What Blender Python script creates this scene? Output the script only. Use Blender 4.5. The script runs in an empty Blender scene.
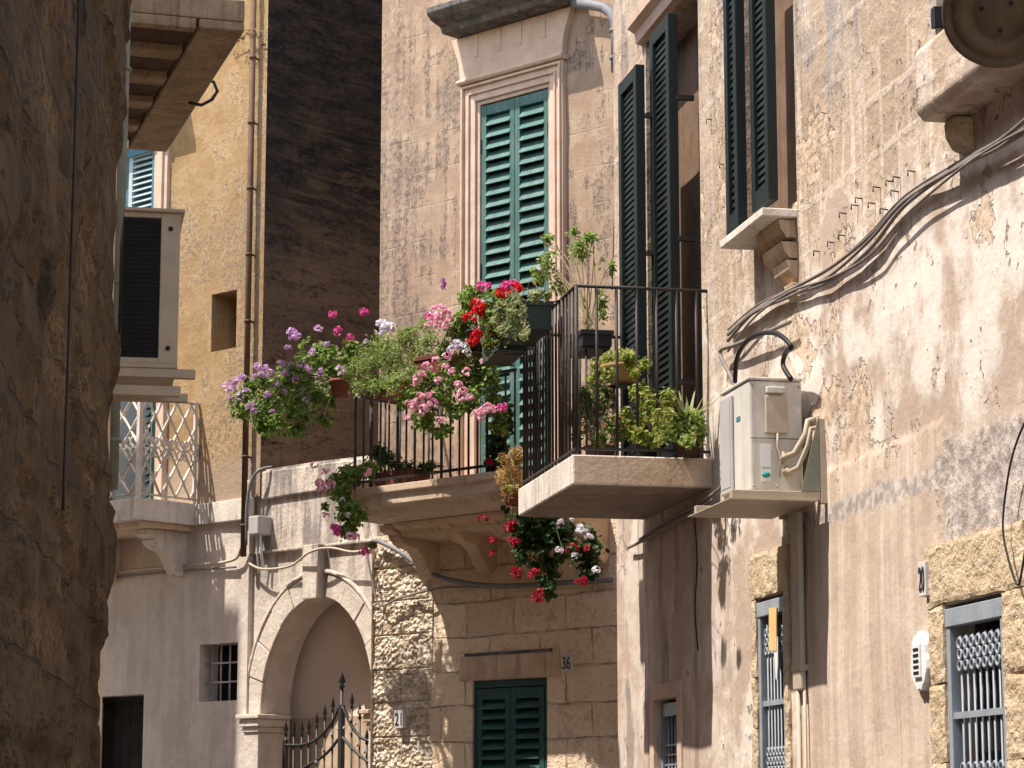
import bpy, bmesh, math, random
from mathutils import Vector, Matrix, noise, Euler
random.seed(7)
R_ = math.radians
SC = bpy.context.scene
COL = SC.collection

# ------------------------------------------------------------------ camera
FPX, EYE = 2500.0, 1.6
PITCH = math.atan(436 / FPX)
cd = bpy.data.cameras.new('camera'); cam = bpy.data.objects.new('camera', cd); COL.objects.link(cam)
cd.sensor_width = 36; cd.lens = FPX / 1024 * 36; cd.clip_start = .05; cd.clip_end = 500
cam.location = (0, 0, EYE); cam.rotation_euler = (R_(90) + PITCH, 0, 0); SC.camera = cam

# ------------------------------------------------------------------ wall frames: x along the wall, -y out into the street, z up
class Frame:
    def __init__(s, o, normal):
        n = Vector((normal[0], normal[1], 0)).normalized()
        s.o = Vector((o[0], o[1], 0)); s.n = n
        s.r = Vector((-n.y, n.x, 0))          # to the right when one faces the wall
        s.ang = math.atan2(s.r.y, s.r.x)
    def world(s, x, y, z): return s.o + s.r * x - s.n * y + Vector((0, 0, z))
    def local(s, w):
        d = w - s.o
        return Vector((d.dot(s.r), -d.dot(s.n), d.z))
    def matrix(s): return Matrix.Translation(s.o) @ Matrix.Rotation(s.ang, 4, 'Z')

def ray(px, py):
    cx, cy = (px - 512) / FPX, (384 - py) / FPX
    return Vector((cx, math.cos(PITCH) - cy * math.sin(PITCH), math.sin(PITCH) + cy * math.cos(PITCH)))
def P(F, px, py, q=0.0):
    """where the sight line through a pixel of the photograph meets the wall plane pushed q metres into the street"""
    d = ray(px, py); c = Vector((0, 0, EYE)); p0 = F.o + F.n * q
    t = (p0 - c).dot(F.n) / d.dot(F.n)
    return F.local(c + d * t)
def z_at(F, x, q, py):
    """height at which the vertical line at wall coordinate x, q metres out, crosses image row py"""
    w = F.world(x, -q, 0); d = ray(512, py)
    return EYE + w.y * d.z / d.y
def pxsize(F, px, py, q=0.0):
    d = ray(px, py); c = Vector((0, 0, EYE)); p0 = F.o + F.n * q
    t = (p0 - c).dot(F.n) / d.dot(F.n)
    return t / FPX

RW = Frame((4.12 - .2017 * 13, 13), (-.980, -.198))       # house on the right
FW = Frame((.84, 19.5), (-.683, -.730))                    # houses closing the street
LW = Frame((-1.79, 11), (.995, .103))                     # dark wall on the left
MW = Frame((-1.79, 11), (.984, .179))                     # its continuation
HW = Frame((-2.25, 13.5), (.957, .292))                    # house with the ribbed balcony

# ------------------------------------------------------------------ properties
def tag(o, label=None, cat=None, group=None, kind=None):
    if label: o['label'] = label
    if cat: o['category'] = cat
    if group: o['group'] = group
    if kind: o['kind'] = kind
    return o
def thing(name, label, cat, F=None, loc=(0, 0, 0), group=None):
    o = bpy.data.objects.new(name, None); COL.objects.link(o)
    o.empty_display_size = .2
    if F: o.location = F.world(*loc); o.rotation_euler = (0, 0, F.ang)
    else: o.location = loc
    o['base'] = list(loc); del o['base']
    return tag(o, label, cat, group)
def link_mesh(name, me, m, parent=None):
    o = bpy.data.objects.new(name, me); COL.objects.link(o)
    if m: me.materials.append(m)
    if parent: o.parent = parent
    return o

# ------------------------------------------------------------------ mesh builder
class MB:
    def __init__(s, off=(0, 0, 0)):
        s.v = []; s.f = []; s.off = Vector(off); s.smooth = set()
    def add(s, vs, fs, M=None, sm=False):
        b = len(s.v)
        for p in vs:
            p = Vector(p)
            if M: p = M @ p
            s.v.append(p - s.off)
        for f in fs:
            if sm: s.smooth.add(len(s.f))
            s.f.append([b + i for i in f])
    def box(s, x0, x1, y0, y1, z0, z1, M=None):
        s.add([(x0,y0,z0),(x1,y0,z0),(x1,y1,z0),(x0,y1,z0),(x0,y0,z1),(x1,y0,z1),(x1,y1,z1),(x0,y1,z1)],
              [(3,2,1,0),(4,5,6,7),(0,1,5,4),(1,2,6,5),(2,3,7,6),(3,0,4,7)], M)
    def quad(s, *p): s.add(p, [(0,1,2,3)])
    def prism(s, poly, y0, y1, M=None):
        """polygon in x,z pushed from y0 to y1"""
        n = len(poly)
        vs = [(x, y0, z) for x, z in poly] + [(x, y1, z) for x, z in poly]
        fs = [tuple(range(n)), tuple(range(2*n-1, n-1, -1))]
        fs += [(i, n+i, n+(i+1) % n, (i+1) % n) for i in range(n)]
        s.add(vs, fs, M)
    def extr_x(s, poly, x0, x1, M=None):
        """profile in y,z swept along x"""
        n = len(poly)
        vs = [(x0, y, z) for y, z in poly] + [(x1, y, z) for y, z in poly]
        fs = [tuple(range(n)), tuple(range(2*n-1, n-1, -1))]
        fs += [(i, n+i, n+(i+1) % n, (i+1) % n) for i in range(n)]
        s.add(vs, fs, M)
    def tube(s, path, r, n=6, r1=None, cap=True):
        path = [Vector(p) for p in path]; L = len(path)
        if L < 2: return
        vs = []; up = Vector((0, 0, 1))
        d0 = (path[1] - path[0]).normalized()
        a = d0.orthogonal().normalized()
        for i, p in enumerate(path):
            d = (path[min(i+1, L-1)] - path[max(i-1, 0)]).normalized()
            a = (a - d * a.dot(d))
            a = a.normalized() if a.length > 1e-6 else d.orthogonal().normalized()
            b = d.cross(a)
            rr = r if r1 is None else r + (r1 - r) * i / (L - 1)
            for k in range(n):
                t = 2 * math.pi * k / n
                vs.append(p + (a * math.cos(t) + b * math.sin(t)) * rr)
        fs = [(i*n+k, i*n+(k+1) % n, (i+1)*n+(k+1) % n, (i+1)*n+k) for i in range(L-1) for k in range(n)]
        if cap: fs += [tuple(range(n-1, -1, -1)), tuple(range((L-1)*n, L*n))]
        s.add(vs, fs, None, n > 4)
    def lathe(s, prof, n=20, M=None, cap=True):
        vs = []; L = len(prof)
        for r, z in prof:
            for k in range(n):
                t = 2 * math.pi * k / n
                vs.append((r * math.cos(t), r * math.sin(t), z))
        fs = [(i*n+k, i*n+(k+1) % n, (i+1)*n+(k+1) % n, (i+1)*n+k) for i in range(L-1) for k in range(n)]
        if cap: fs += [tuple(range(n-1, -1, -1)), tuple(range((L-1)*n, L*n))]
        s.add(vs, fs, M, True)
    def build(s, name, m, parent=None, bevel=0, tri=False):
        me = bpy.data.meshes.new(name); me.from_pydata([tuple(p) for p in s.v], [], s.f); me.update()
        if s.smooth:
            for i in s.smooth: me.polygons[i].use_smooth = True
        bm = bmesh.new(); bm.from_mesh(me)
        if tri: bmesh.ops.triangulate(bm, faces=[f for f in bm.faces if len(f.verts) > 4])
        bmesh.ops.recalc_face_normals(bm, faces=bm.faces)
        bm.to_mesh(me); bm.free()
        o = link_mesh(name, me, m, parent)
        if bevel:
            b = o.modifiers.new('bevel', 'BEVEL'); b.width = bevel; b.segments = 2; b.limit_method = 'ANGLE'
        return o

# ------------------------------------------------------------------ shader mini language
class S:
    def __init__(s, nt, k): s.nt, s.k = nt, k
    def _m(s, op, o=None, o2=None, clamp=False):
        n = s.nt.nodes.new('ShaderNodeMath'); n.operation = op; n.use_clamp = clamp
        for i, a in enumerate((s, o, o2)):
            if a is None: continue
            if isinstance(a, S): s.nt.links.new(a.k, n.inputs[i])
            else: n.inputs[i].default_value = a
        return S(s.nt, n.outputs[0])
    def __add__(s, o): return s._m('ADD', o)
    __radd__ = __add__
    def __sub__(s, o): return s._m('SUBTRACT', o)
    def __rsub__(s, o): return (s * -1) + o
    def __mul__(s, o): return s._m('MULTIPLY', o)
    __rmul__ = __mul__
    def __truediv__(s, o): return s._m('DIVIDE', o)
    def clamp(s): return s._m('ADD', 0.0, clamp=True)
    def min(s, o): return s._m('MINIMUM', o)
    def max(s, o): return s._m('MAXIMUM', o)
    def abs(s): return s._m('ABSOLUTE')
    def step(s, lo, hi):
        n = s.nt.nodes.new('ShaderNodeMapRange'); n.interpolation_type = 'SMOOTHSTEP'
        n.inputs['From Min'].default_value = lo; n.inputs['From Max'].default_value = hi
        s.nt.links.new(s.k, n.inputs['Value']); return S(s.nt, n.outputs['Result'])

class Ctx:
    def __init__(c, nt):
        c.nt = nt
        tc = nt.nodes.new('ShaderNodeTexCoord'); c.obj = tc.outputs['Object']
        sp = nt.nodes.new('ShaderNodeSeparateXYZ'); nt.links.new(c.obj, sp.inputs[0])
        c.x, c.y, c.z = (S(nt, sp.outputs[i]) for i in range(3))
        g = nt.nodes.new('ShaderNodeNewGeometry'); c.isl = S(nt, g.outputs['Random Per Island'])
        oi = nt.nodes.new('ShaderNodeObjectInfo'); c.rnd = S(nt, oi.outputs['Random'])
    def vec(c, sc=(1, 1, 1), off=(0, 0, 0)):
        m = c.nt.nodes.new('ShaderNodeMapping'); m.inputs['Scale'].default_value = sc; m.inputs['Location'].default_value = off
        c.nt.links.new(c.obj, m.inputs['Vector']); return m.outputs[0]
    def noise(c, scale=1, detail=4, rough=.55, sc=(1, 1, 1), off=(0, 0, 0), dist=0):
        n = c.nt.nodes.new('ShaderNodeTexNoise'); c.nt.links.new(c.vec(sc, off), n.inputs['Vector'])
        n.inputs['Scale'].default_value = scale; n.inputs['Detail'].default_value = detail
        n.inputs['Roughness'].default_value = rough; n.inputs['Distortion'].default_value = dist
        return S(c.nt, n.outputs['Fac'])
    def voro(c, scale=1, feature='F1', sc=(1, 1, 1), rand=1, off=(0, 0, 0)):
        n = c.nt.nodes.new('ShaderNodeTexVoronoi'); c.nt.links.new(c.vec(sc, off), n.inputs['Vector'])
        n.feature = feature; n.inputs['Scale'].default_value = scale; n.inputs['Randomness'].default_value = rand
        return S(c.nt, n.outputs['Distance'])
    def courses(c, w, h, mortar=.012, smooth=.4, warp=.02, seed=0, offx=0, offz=0):
        """returns (joint mask, random tone per block) on x,z"""
        cb = c.nt.nodes.new('ShaderNodeCombineXYZ')
        wx = c.x + (c.noise(2.3, 2, off=(seed, 3, 0)) - .5) * warp + offx
        wz = c.z + (c.noise(2.1, 2, off=(seed, 9, 0)) - .5) * warp + offz
        c.nt.links.new(wx.k, cb.inputs[0]); c.nt.links.new(wz.k, cb.inputs[1])
        b = c.nt.nodes.new('ShaderNodeTexBrick'); c.nt.links.new(cb.outputs[0], b.inputs['Vector'])
        b.inputs['Scale'].default_value = 1; b.inputs['Brick Width'].default_value = w; b.inputs['Row Height'].default_value = h
        b.inputs['Mortar Size'].default_value = mortar; b.inputs['Mortar Smooth'].default_value = smooth; b.inputs['Bias'].default_value = 0
        b.inputs['Color1'].default_value = (0, 0, 0, 1); b.inputs['Color2'].default_value = (1, 1, 1, 1); b.inputs['Mortar'].default_value = (.5, .5, .5, 1)
        sp = c.nt.nodes.new('ShaderNodeSeparateColor'); c.nt.links.new(b.outputs['Color'], sp.inputs[0])
        return S(c.nt, b.outputs['Fac']), S(c.nt, sp.outputs[0])
    def mix(c, f, a, b):
        n = c.nt.nodes.new('ShaderNodeMix'); n.data_type = 'RGBA'; n.clamp_factor = True
        for sock, v in ((n.inputs[0], f), (n.inputs[6], a), (n.inputs[7], b)):
            if isinstance(v, S): c.nt.links.new(v.k, sock)
            elif isinstance(v, (int, float)): sock.default_value = v
            else: sock.default_value = (*v[:3], 1)
        return S(c.nt, n.outputs[2])
    def scale(c, col, f):
        n = c.nt.nodes.new('ShaderNodeMix'); n.data_type = 'RGBA'; n.blend_type = 'MULTIPLY'; n.inputs[0].default_value = 1
        c.nt.links.new(col.k, n.inputs[6])
        cb = c.nt.nodes.new('ShaderNodeCombineColor')
        for i in range(3): c.nt.links.new(f.k, cb.inputs[i])
        c.nt.links.new(cb.outputs[0], n.inputs[7]); return S(c.nt, n.outputs[2])

MATS = {}
def mat(name, fn, rough=.9, spec=.25, metal=0, bump=.004, trans=None, two=False):
    if name in MATS: return MATS[name]
    m = bpy.data.materials.new(name); m.use_nodes = True; nt = m.node_tree
    bs = nt.nodes['Principled BSDF']; c = Ctx(nt)
    res = fn(c); col, h = res if isinstance(res, tuple) and len(res) == 2 else (res, None)
    if isinstance(col, S): nt.links.new(col.k, bs.inputs['Base Color'])
    else: bs.inputs['Base Color'].default_value = (*col, 1)
    bs.inputs['Roughness'].default_value = rough; bs.inputs['Metallic'].default_value = metal
    bs.inputs['Specular IOR Level'].default_value = spec
    if h is not None:
        b = nt.nodes.new('ShaderNodeBump'); b.inputs['Strength'].default_value = 1; b.inputs['Distance'].default_value = bump
        nt.links.new(h.k, b.inputs['Height']); nt.links.new(b.outputs[0], bs.inputs['Normal'])
    if trans:
        t = nt.nodes.new('ShaderNodeBsdfTranslucent'); ms = nt.nodes.new('ShaderNodeMixShader'); ms.inputs[0].default_value = trans
        if isinstance(col, S): nt.links.new(col.k, t.inputs['Color'])
        else: t.inputs['Color'].default_value = (*col, 1)
        nt.links.new(bs.outputs[0], ms.inputs[1]); nt.links.new(t.outputs[0], ms.inputs[2])
        nt.links.new(ms.outputs[0], nt.nodes['Material Output'].inputs['Surface'])
    MATS[name] = m; return m

# --- plaster and stone --------------------------------------------------
def rb(px, py): v = P(RW, px, py); return v.x, v.z

def box_mask(c, n, x0, x1, z0, z1, soft=.12, amp=.5):
    k = (n - .5) * amp
    return ((c.x + k).step(x0 - soft, x0 + soft) * (1 - (c.x + k).step(x1 - soft, x1 + soft))
            * (c.z + k).step(z0 - soft, z0 + soft) * (1 - (c.z + k).step(z1 - soft, z1 + soft)))

def right_wall(c):
    n1 = c.noise(1.0, 6, .58); n2 = c.noise(3.2, 7, .62, off=(4, 2, 7)); n3 = c.noise(12, 6, .62, off=(1, 8, 3)); nf = c.noise(48, 4, .62)
    streak = c.noise(1, 6, .60, sc=(4.2, 4.2, .42), off=(3, 0, 1)); fst = c.noise(1, 5, .62, sc=(12, 12, .75), off=(8, 1, 5)); vst = c.noise(1, 5, .66, sc=(30, 30, 2.6), off=(2, 2, 5))
    joint, tone = c.courses(.46, .265, .030, .7, .07, 2)
    jm = joint * n2.step(.44, .56)
    ua, za = rb(830, 215); u0, z0 = rb(800, 520); u1, z1 = rb(945, 478); u2, z2 = rb(1024, 440)
    # limewash over render, in large worn patches
    col = c.mix((n1 * .5 + n2 * .5).step(.44, .55), (.43, .33, .265), (.57, .475, .395))
    pale = ((n2 * .5 + n1 * .3 + streak * .2) + (c.z - z0).step(-.1, .5) * .05).step(.475, .585)
    col = c.mix(pale * .8, col, (.70, .63, .565))
    col = c.mix(fst.step(.49, .60) * (1 - pale) * .5, col, (.44, .325, .25))
    col = c.mix(vst.step(.56, .68) * .16, col, (.33, .25, .19))
    # bare ashlar where the render has come off (upper part, ragged edge)
    bare = ((c.z - za) * .9 + .12 + (n1 - .5) * 2.2 + (n2 - .5) * 1.5 + (streak - .5) * 1.6).step(-.16, .10)
    stone = c.mix(tone * .6 + n2 * .4, (.31, .222, .15), (.49, .375, .275))
    stone = c.mix((n2 * .5 + n3 * .5).step(.52, .58) * .45, stone, (.30, .215, .155))
    stone = c.mix(jm * .5, stone, (.58, .485, .405))
    wash = (fst * .45 + streak * .55).step(.50, .57)            # limewash left in runs on the stone
    stone = c.mix(wash * .75, stone, (.61, .52, .44))
    col = c.mix(bare * .95, col, stone)
    isl = (c.noise(1.6, 6, .62, off=(11, 4, 2)) + (n3 - .5) * .35).step(.575, .60) * (c.z - z0).step(.0, .3)
    col = c.mix(isl * .85, col, c.mix(n3.step(.45, .55), (.40, .29, .20), (.57, .44, .32)))
    # grey cement repair band and patch
    band = box_mask(c, n2, u0 - .25, u1 + .05, z0 - .08, z0 + .03, .02, .16)
    patch = box_mask(c, n1 * .4 + n2 * .6, u1 - .1, u2 + 1.6, rb(960, 535)[1], rb(960, 440)[1], .04, .45)
    grey = c.mix(n3.step(.42, .58), (.27, .235, .22), (.48, .42, .385))
    grey = c.mix((n2 * .4 + n3 * .6).step(.53, .58) * .6, grey, (.60, .50, .40))
    col = c.mix((band * .85).max(patch * .8), col, grey)
    # smooth beige second coat under the band
    low = box_mask(c, n2, u0 - .1, u1 - .02, -1, rb(900, 440)[1], .02, .14)
    coat = c.mix((fst * .5 + streak * .5).step(.44, .56), (.44, .335, .26), (.56, .46, .37))
    col = c.mix(low * .85 * (1 - band), col, coat)
    # grey damp runs high up
    run = (streak * .65 + fst * .35 + (n2 - .5) * .3).step(.50, .58) * (c.z + (n2 - .5)).step(za + .15, za + 1.0)
    col = c.mix(run * .72, col, (.23, .20, .185))
    col = c.mix(nf.step(.60, .70) * .3 * (1 - low), col, (.33, .25, .19))
    # the far end of the wall is browner and dirtier
    far = 1 - c.x.step(-2.3, -1.0)
    col = c.mix(far * .3, col, (.47, .36, .29))
    col = c.mix(far * (streak * .7 + n2 * .3).step(.52, .58) * .75, col, (.24, .18, .145))
    pk = (n3 * .6 + n2 * .4).step(.60, .63) * (1 - low)
    col = c.mix(pk * .7, col, (.20, .14, .10))
    h = n2 * .30 + n3 * (.10 + bare * .16 + isl * .16 + patch * .3) + nf * (.02 + bare * .05) + jm * bare * .05 - bare * .25 - isl * .45 - pk * .35 + low * .1
    return col, h

def facade(c):
    n1 = c.noise(1.3, 6, .6, off=(2, 0, 5)); n2 = c.noise(4.2, 6, .62, off=(7, 1, 1)); n3 = c.noise(17, 5, .62); nf = c.noise(60, 3, .65)
    streak = c.noise(1, 5, .62, sc=(9, 9, .6), off=(1, 4, 2))
    pits = c.noise(1, 5, .78, sc=(70, 70, 34), off=(5, 5, 5))
    joint, tone = c.courses(.62, .31, .008, .6, .03, 5)
    col = c.mix(n2.step(.38, .64), (.30, .205, .14), (.41, .30, .21))
    col = c.mix(tone * .2, col, (.55, .42, .32))
    col = c.mix(joint * n2.step(.45, .6) * .3, col, (.33, .22, .15))
    dirt = (n1 + (n2 - .5) * .6 + (streak - .5) * .7)
    col = c.mix((n1 * .35 + n2 * .3 + streak * .35).step(.49, .56) * .55, col, (.175, .135, .115))
    speck = (n3 * .4 + pits * .6).step(.50, .57) * (n1 * .35 + n2 * .3 + streak * .35).step(.475, .535)
    col = c.mix(speck * .8, col, (.13, .09, .07))
    # lichen and soot near the left corner
    edge = (1 - (c.x + (n2 - .5) * 1.6).step(-2.75, -1.9)) * (pits * .5 + n3 * .5).step(.46, .54)
    col = c.mix(edge * .5, col, (.16, .12, .11))
    h = n2 * .25 + n3 * .14 + nf * .05 - speck * .06 - joint * n2.step(.45, .6) * .08
    return col, h

def ashlar(c):
    n1 = c.noise(1.6, 6, .6, off=(2, 9, 5)); n2 = c.noise(6, 6, .62); n3 = c.noise(24, 5, .65); pit = c.voro(38, 'F1')
    joint, tone = c.courses(.56, .285, .010, .6, .06, 8, offz=.05)
    col = c.mix(tone * .55 + n2 * .45, (.60, .43, .285), (.88, .70, .50))
    col = c.mix(n1.step(.46, .58) * .5, col, (.86, .71, .54))
    col = c.mix((n2 * .6 + n1 * .2 + n3 * .2).step(.52, .60) * .55, col, (.46, .32, .21))
    col = c.mix(joint * n2.step(.42, .56) * .65, col, (.26, .18, .12))
    h = n2 * .5 + n3 * .35 - (1 - pit.step(.05, .3)) * .25 - joint * .5 + tone * .25
    return col, h

def rubble(c):
    n2 = c.noise(9, 6, .65); n3 = c.noise(40, 4, .65); v = c.voro(26, 'F1')
    joint, tone = c.courses(.6, .285, .012, .3, .035, 8, offz=.05)
    col = c.mix(n2.step(.4, .6), (.60, .48, .35), (.80, .69, .56))
    col = c.mix(n3.step(.55, .72) * .6, col, (.30, .21, .13))
    col = c.mix(joint * .5, col, (.40, .29, .2))
    return col, n2 * .8 + n3 * .5 + v * .7

def yellow_wall(c):
    n1 = c.noise(1.2, 6, .6, off=(5, 0, 2)); n2 = c.noise(4.5, 7, .64, off=(2, 3, 1)); n3 = c.noise(19, 6, .68); nf = c.noise(55, 4, .65)
    streak = c.noise(1, 6, .62, sc=(7, 7, .6))
    zb = P(FW, 230, 255).z; zs = P(FW, 230, 500).z; zl = P(FW, 230, 455).z
    col = c.mix((n2 * .6 + n1 * .4).step(.43, .57), (.30, .19, .09), (.39, .265, .14))
    col = c.mix((n1 * .5 + streak * .5).step(.50, .57) * .55, col, (.43, .30, .17))
    right = c.x.step(-5.0, -4.25)
    m = (n3 * .45 + nf * .55); dens = (n1 * .5 + n2 * .3 + streak * .2) + right * .07 - ((c.z - zb).abs() * .02)
    spk = m.step(.47, .56) * dens.step(.47, .53)
    col = c.mix(spk * .8, col, (.17, .12, .08))
    greyp = (n1 * .35 + n2 * .45 + n3 * .2 + right * .05 - ((c.z - zb).abs() * .05)).step(.475, .53)
    col = c.mix(greyp * .55 * (n3 * .5 + nf * .5).step(.40, .54), col, (.20, .15, .105))
    foot = 1 - (c.z + (n2 - .5) * .3).step(zl - .15, zl + .1)
    col = c.mix(foot * .6, col, (.34, .275, .225))
    white = 1 - (c.z + (n3 - .5) * .05).step(zs - .05, zs + .02)
    wcol = c.mix((n2 * .5 + streak * .5).step(.4, .6), (.52, .445, .385), (.66, .575, .505))
    wcol = c.mix((n3 * .6 + n2 * .4).step(.55, .62) * .4, wcol, (.40, .345, .30))
    col = c.mix(white, col, wcol)
    return col, n2 * .25 + n3 * .2 + nf * .06

def dark_side(c):
    n1 = c.noise(1.2, 6, .62, off=(1, 4, 4)); n2 = c.noise(5, 7, .68, sc=(.45, 1, 1.5)); n3 = c.noise(22, 6, .72, sc=(.6, 1, 1.2))
    joint, tone = c.courses(.5, .26, .02, .5, .06, 3)
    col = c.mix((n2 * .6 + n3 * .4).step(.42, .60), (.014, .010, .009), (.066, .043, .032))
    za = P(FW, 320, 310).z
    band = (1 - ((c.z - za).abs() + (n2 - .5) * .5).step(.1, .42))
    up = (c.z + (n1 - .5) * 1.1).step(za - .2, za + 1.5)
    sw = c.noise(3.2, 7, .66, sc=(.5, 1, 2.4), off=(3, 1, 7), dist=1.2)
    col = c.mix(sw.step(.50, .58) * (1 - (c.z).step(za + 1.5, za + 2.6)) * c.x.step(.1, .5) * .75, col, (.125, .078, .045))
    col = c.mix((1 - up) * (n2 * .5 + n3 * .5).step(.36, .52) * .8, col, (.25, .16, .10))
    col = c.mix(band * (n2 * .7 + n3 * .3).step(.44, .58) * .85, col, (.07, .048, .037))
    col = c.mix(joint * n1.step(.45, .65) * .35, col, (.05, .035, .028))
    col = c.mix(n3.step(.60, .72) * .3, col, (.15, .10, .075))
    return col, n2 * .6 + n3 * .5 - joint * .2

def gate_stone(c):
    n1 = c.noise(1.7, 6, .62, off=(3, 1, 4)); n2 = c.noise(6, 6, .65, off=(3, 3, 9)); n3 = c.noise(25, 5, .62)
    streak = c.noise(1, 6, .66, sc=(9, 9, .8), off=(2, 1, 9))
    zt = P(FW, 300, 545).z
    col = c.mix(n2.step(.35, .7), (.56, .475, .40), (.68, .595, .515))
    col = c.mix(n1.step(.5, .68) * .4, col, (.60, .44, .34))
    up = (c.z + (n2 - .5) * .5).step(zt - .75, zt + .15)
    col = c.mix((streak * .8 + n1 * .3 + n2 * .1).step(.50, .66) * up * .85, col, (.185, .16, .15))
    col = c.mix((n2 * .6 + n3 * .4).step(.53, .63) * up * .5, col, (.27, .235, .215))
    col = c.mix(n3.step(.56, .74) * .35, col, (.33, .27, .23))
    return col, n2 * .4 + n3 * .3 + streak * .2

def plain(a, b, s=6, bh=.4, fine=40):
    def fn(c):
        n = c.noise(s, 6, .62); f = c.noise(fine, 4, .6)
        return c.mix((n * .7 + f * .3).step(.32, .68), a, b), n * bh + f * bh * .4
    return fn
def streaky(a, b, dirt, k=.5, s=5):
    def fn(c):
        n = c.noise(s, 6, .62); f = c.noise(45, 4, .6); st = c.noise(1, 5, .62, sc=(16, 16, 1.2))
        col = c.mix(n.step(.34, .68), a, b)
        col = c.mix(st.step(.52, .72) * k, col, dirt)
        col = c.mix(f.step(.6, .72) * k * .6, col, dirt)
        return col, n * .35 + f * .2
    return fn
def grimy(col, dirt):
    def fn(c):
        n = c.noise(6, 6, .62); st = c.noise(1, 5, .65, sc=(26, 26, 1.6)); f = c.noise(60, 3, .6)
        o = c.mix(n.step(.35, .65), tuple(x * .86 for x in col), col)
        o = c.mix(st.step(.50, .64) * .35, o, dirt)
        return c.mix(f.step(.6, .75) * .25, o, dirt), f * .1
    return fn
def paint(col, wear=(.3, .25, .2), k=.25, dark=.75):
    def fn(c):
        n = c.noise(7, 5, .6); f = c.noise(60, 3, .6)
        a = tuple(x * dark for x in col)
        o = c.mix(n.step(.3, .7), a, col)
        o = c.mix(f.step(.6, .8) * n.step(.42, .62) * k, o, wear)
        return o, f * .1
    return fn

def left_dark(c):
    k = .3
    n1 = c.noise(1.6, 6, .62, sc=(k, 1, 1), off=(3, 2, 2)); n2 = c.noise(6, 8, .68, sc=(k, 1, .8)); n3 = c.noise(26, 6, .7, sc=(k, 1, .9)); nv = c.noise(1, 7, .70, sc=(2.2, 9, 2.4), off=(1, 6, 1))
    joint, tone = c.courses(2.4, .34, .012, .6, .08, 12)
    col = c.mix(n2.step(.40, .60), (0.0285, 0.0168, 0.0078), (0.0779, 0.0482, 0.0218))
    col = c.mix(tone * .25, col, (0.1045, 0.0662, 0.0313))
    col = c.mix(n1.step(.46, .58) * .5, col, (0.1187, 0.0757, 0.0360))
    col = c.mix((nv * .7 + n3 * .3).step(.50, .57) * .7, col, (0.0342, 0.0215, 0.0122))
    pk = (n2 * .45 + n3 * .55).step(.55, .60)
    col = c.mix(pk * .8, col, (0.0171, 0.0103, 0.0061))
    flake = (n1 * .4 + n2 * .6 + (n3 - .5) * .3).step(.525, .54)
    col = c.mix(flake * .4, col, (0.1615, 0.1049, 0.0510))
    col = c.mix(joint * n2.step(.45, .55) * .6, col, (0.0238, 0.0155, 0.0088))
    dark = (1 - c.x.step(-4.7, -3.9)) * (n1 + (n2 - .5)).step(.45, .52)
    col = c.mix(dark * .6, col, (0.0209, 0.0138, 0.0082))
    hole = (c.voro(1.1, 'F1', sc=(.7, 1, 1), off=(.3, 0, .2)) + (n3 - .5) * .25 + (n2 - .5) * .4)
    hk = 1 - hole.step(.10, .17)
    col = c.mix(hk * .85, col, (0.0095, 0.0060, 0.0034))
    return col, n2 * .4 + n3 * .3 + flake * .4 - pk * .7 - hk * .9 - joint * .3

M_RIGHT = mat('peeling_plaster', right_wall, bump=.05)
M_FAC = mat('pitted_limestone', facade, bump=.035)
M_ASH = mat('ashlar', ashlar, bump=.045)
M_RUB = mat('rough_stone', rubble, bump=.05)
M_YEL = mat('yellow_plaster', yellow_wall, bump=.04)
M_SIDE = mat('dark_shaded_stone', dark_side, bump=.05)
M_GATE = mat('weathered_gate_stone', gate_stone, bump=.03)
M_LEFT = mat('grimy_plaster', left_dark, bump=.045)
M_LHOUSE = mat('brown_plaster', plain((.26, .19, .125), (.36, .27, .185)), bump=.02)
M_SOFFIT = mat('soffit_stone', streaky((.20, .14, .085), (.31, .225, .14), (.09, .06, .04), .7), bump=.02)
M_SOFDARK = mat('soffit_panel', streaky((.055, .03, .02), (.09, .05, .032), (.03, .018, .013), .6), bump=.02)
M_TRIM = mat('pink_limestone_trim', streaky((.52, .37, .28), (.62, .46, .36), (.36, .25, .19), .3), bump=.015)
M_HOOD = mat('sooty_hood', streaky((.07, .063, .06), (.17, .15, .14), (.03, .028, .026), .7, 9), bump=.025)
M_SLAB = mat('balcony_stone', streaky((.50, .37, .265), (.62, .48, .36), (.26, .185, .135), .5), bump=.02)
M_CONC = mat('pale_concrete', streaky((.56, .50, .435), (.70, .64, .57), (.22, .19, .165), .75), bump=.02)
def soffit(c):
    n = c.noise(5, 6, .65); f = c.noise(42, 5, .75); v = c.voro(46, 'F1')
    col = c.mix(n.step(.35, .68), (.50, .38, .28), (.66, .52, .40))
    return c.mix(f.step(.52, .66) * .6, col, (.15, .10, .07)), f * 1.2 + v * .7 + n * .5
M_PEB = mat('pebbled_soffit', soffit, bump=.05)
M_YST = mat('yellow_rough_stone', rubble if False else (lambda c: (c.mix(c.noise(18, 5, .65).step(.52, .7) * .5, c.mix(c.noise(4, 5, .6).step(.35, .66), (.50, .38, .245), (.61, .485, .335)), (.29, .205, .13)), c.noise(18, 5, .65) * .7 + c.noise(50, 4, .6) * .4)), bump=.03)
M_CORB = mat('warm_corbel_stone', streaky((.46, .33, .22), (.60, .46, .32), (.24, .16, .11), .6), bump=.02)
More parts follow.
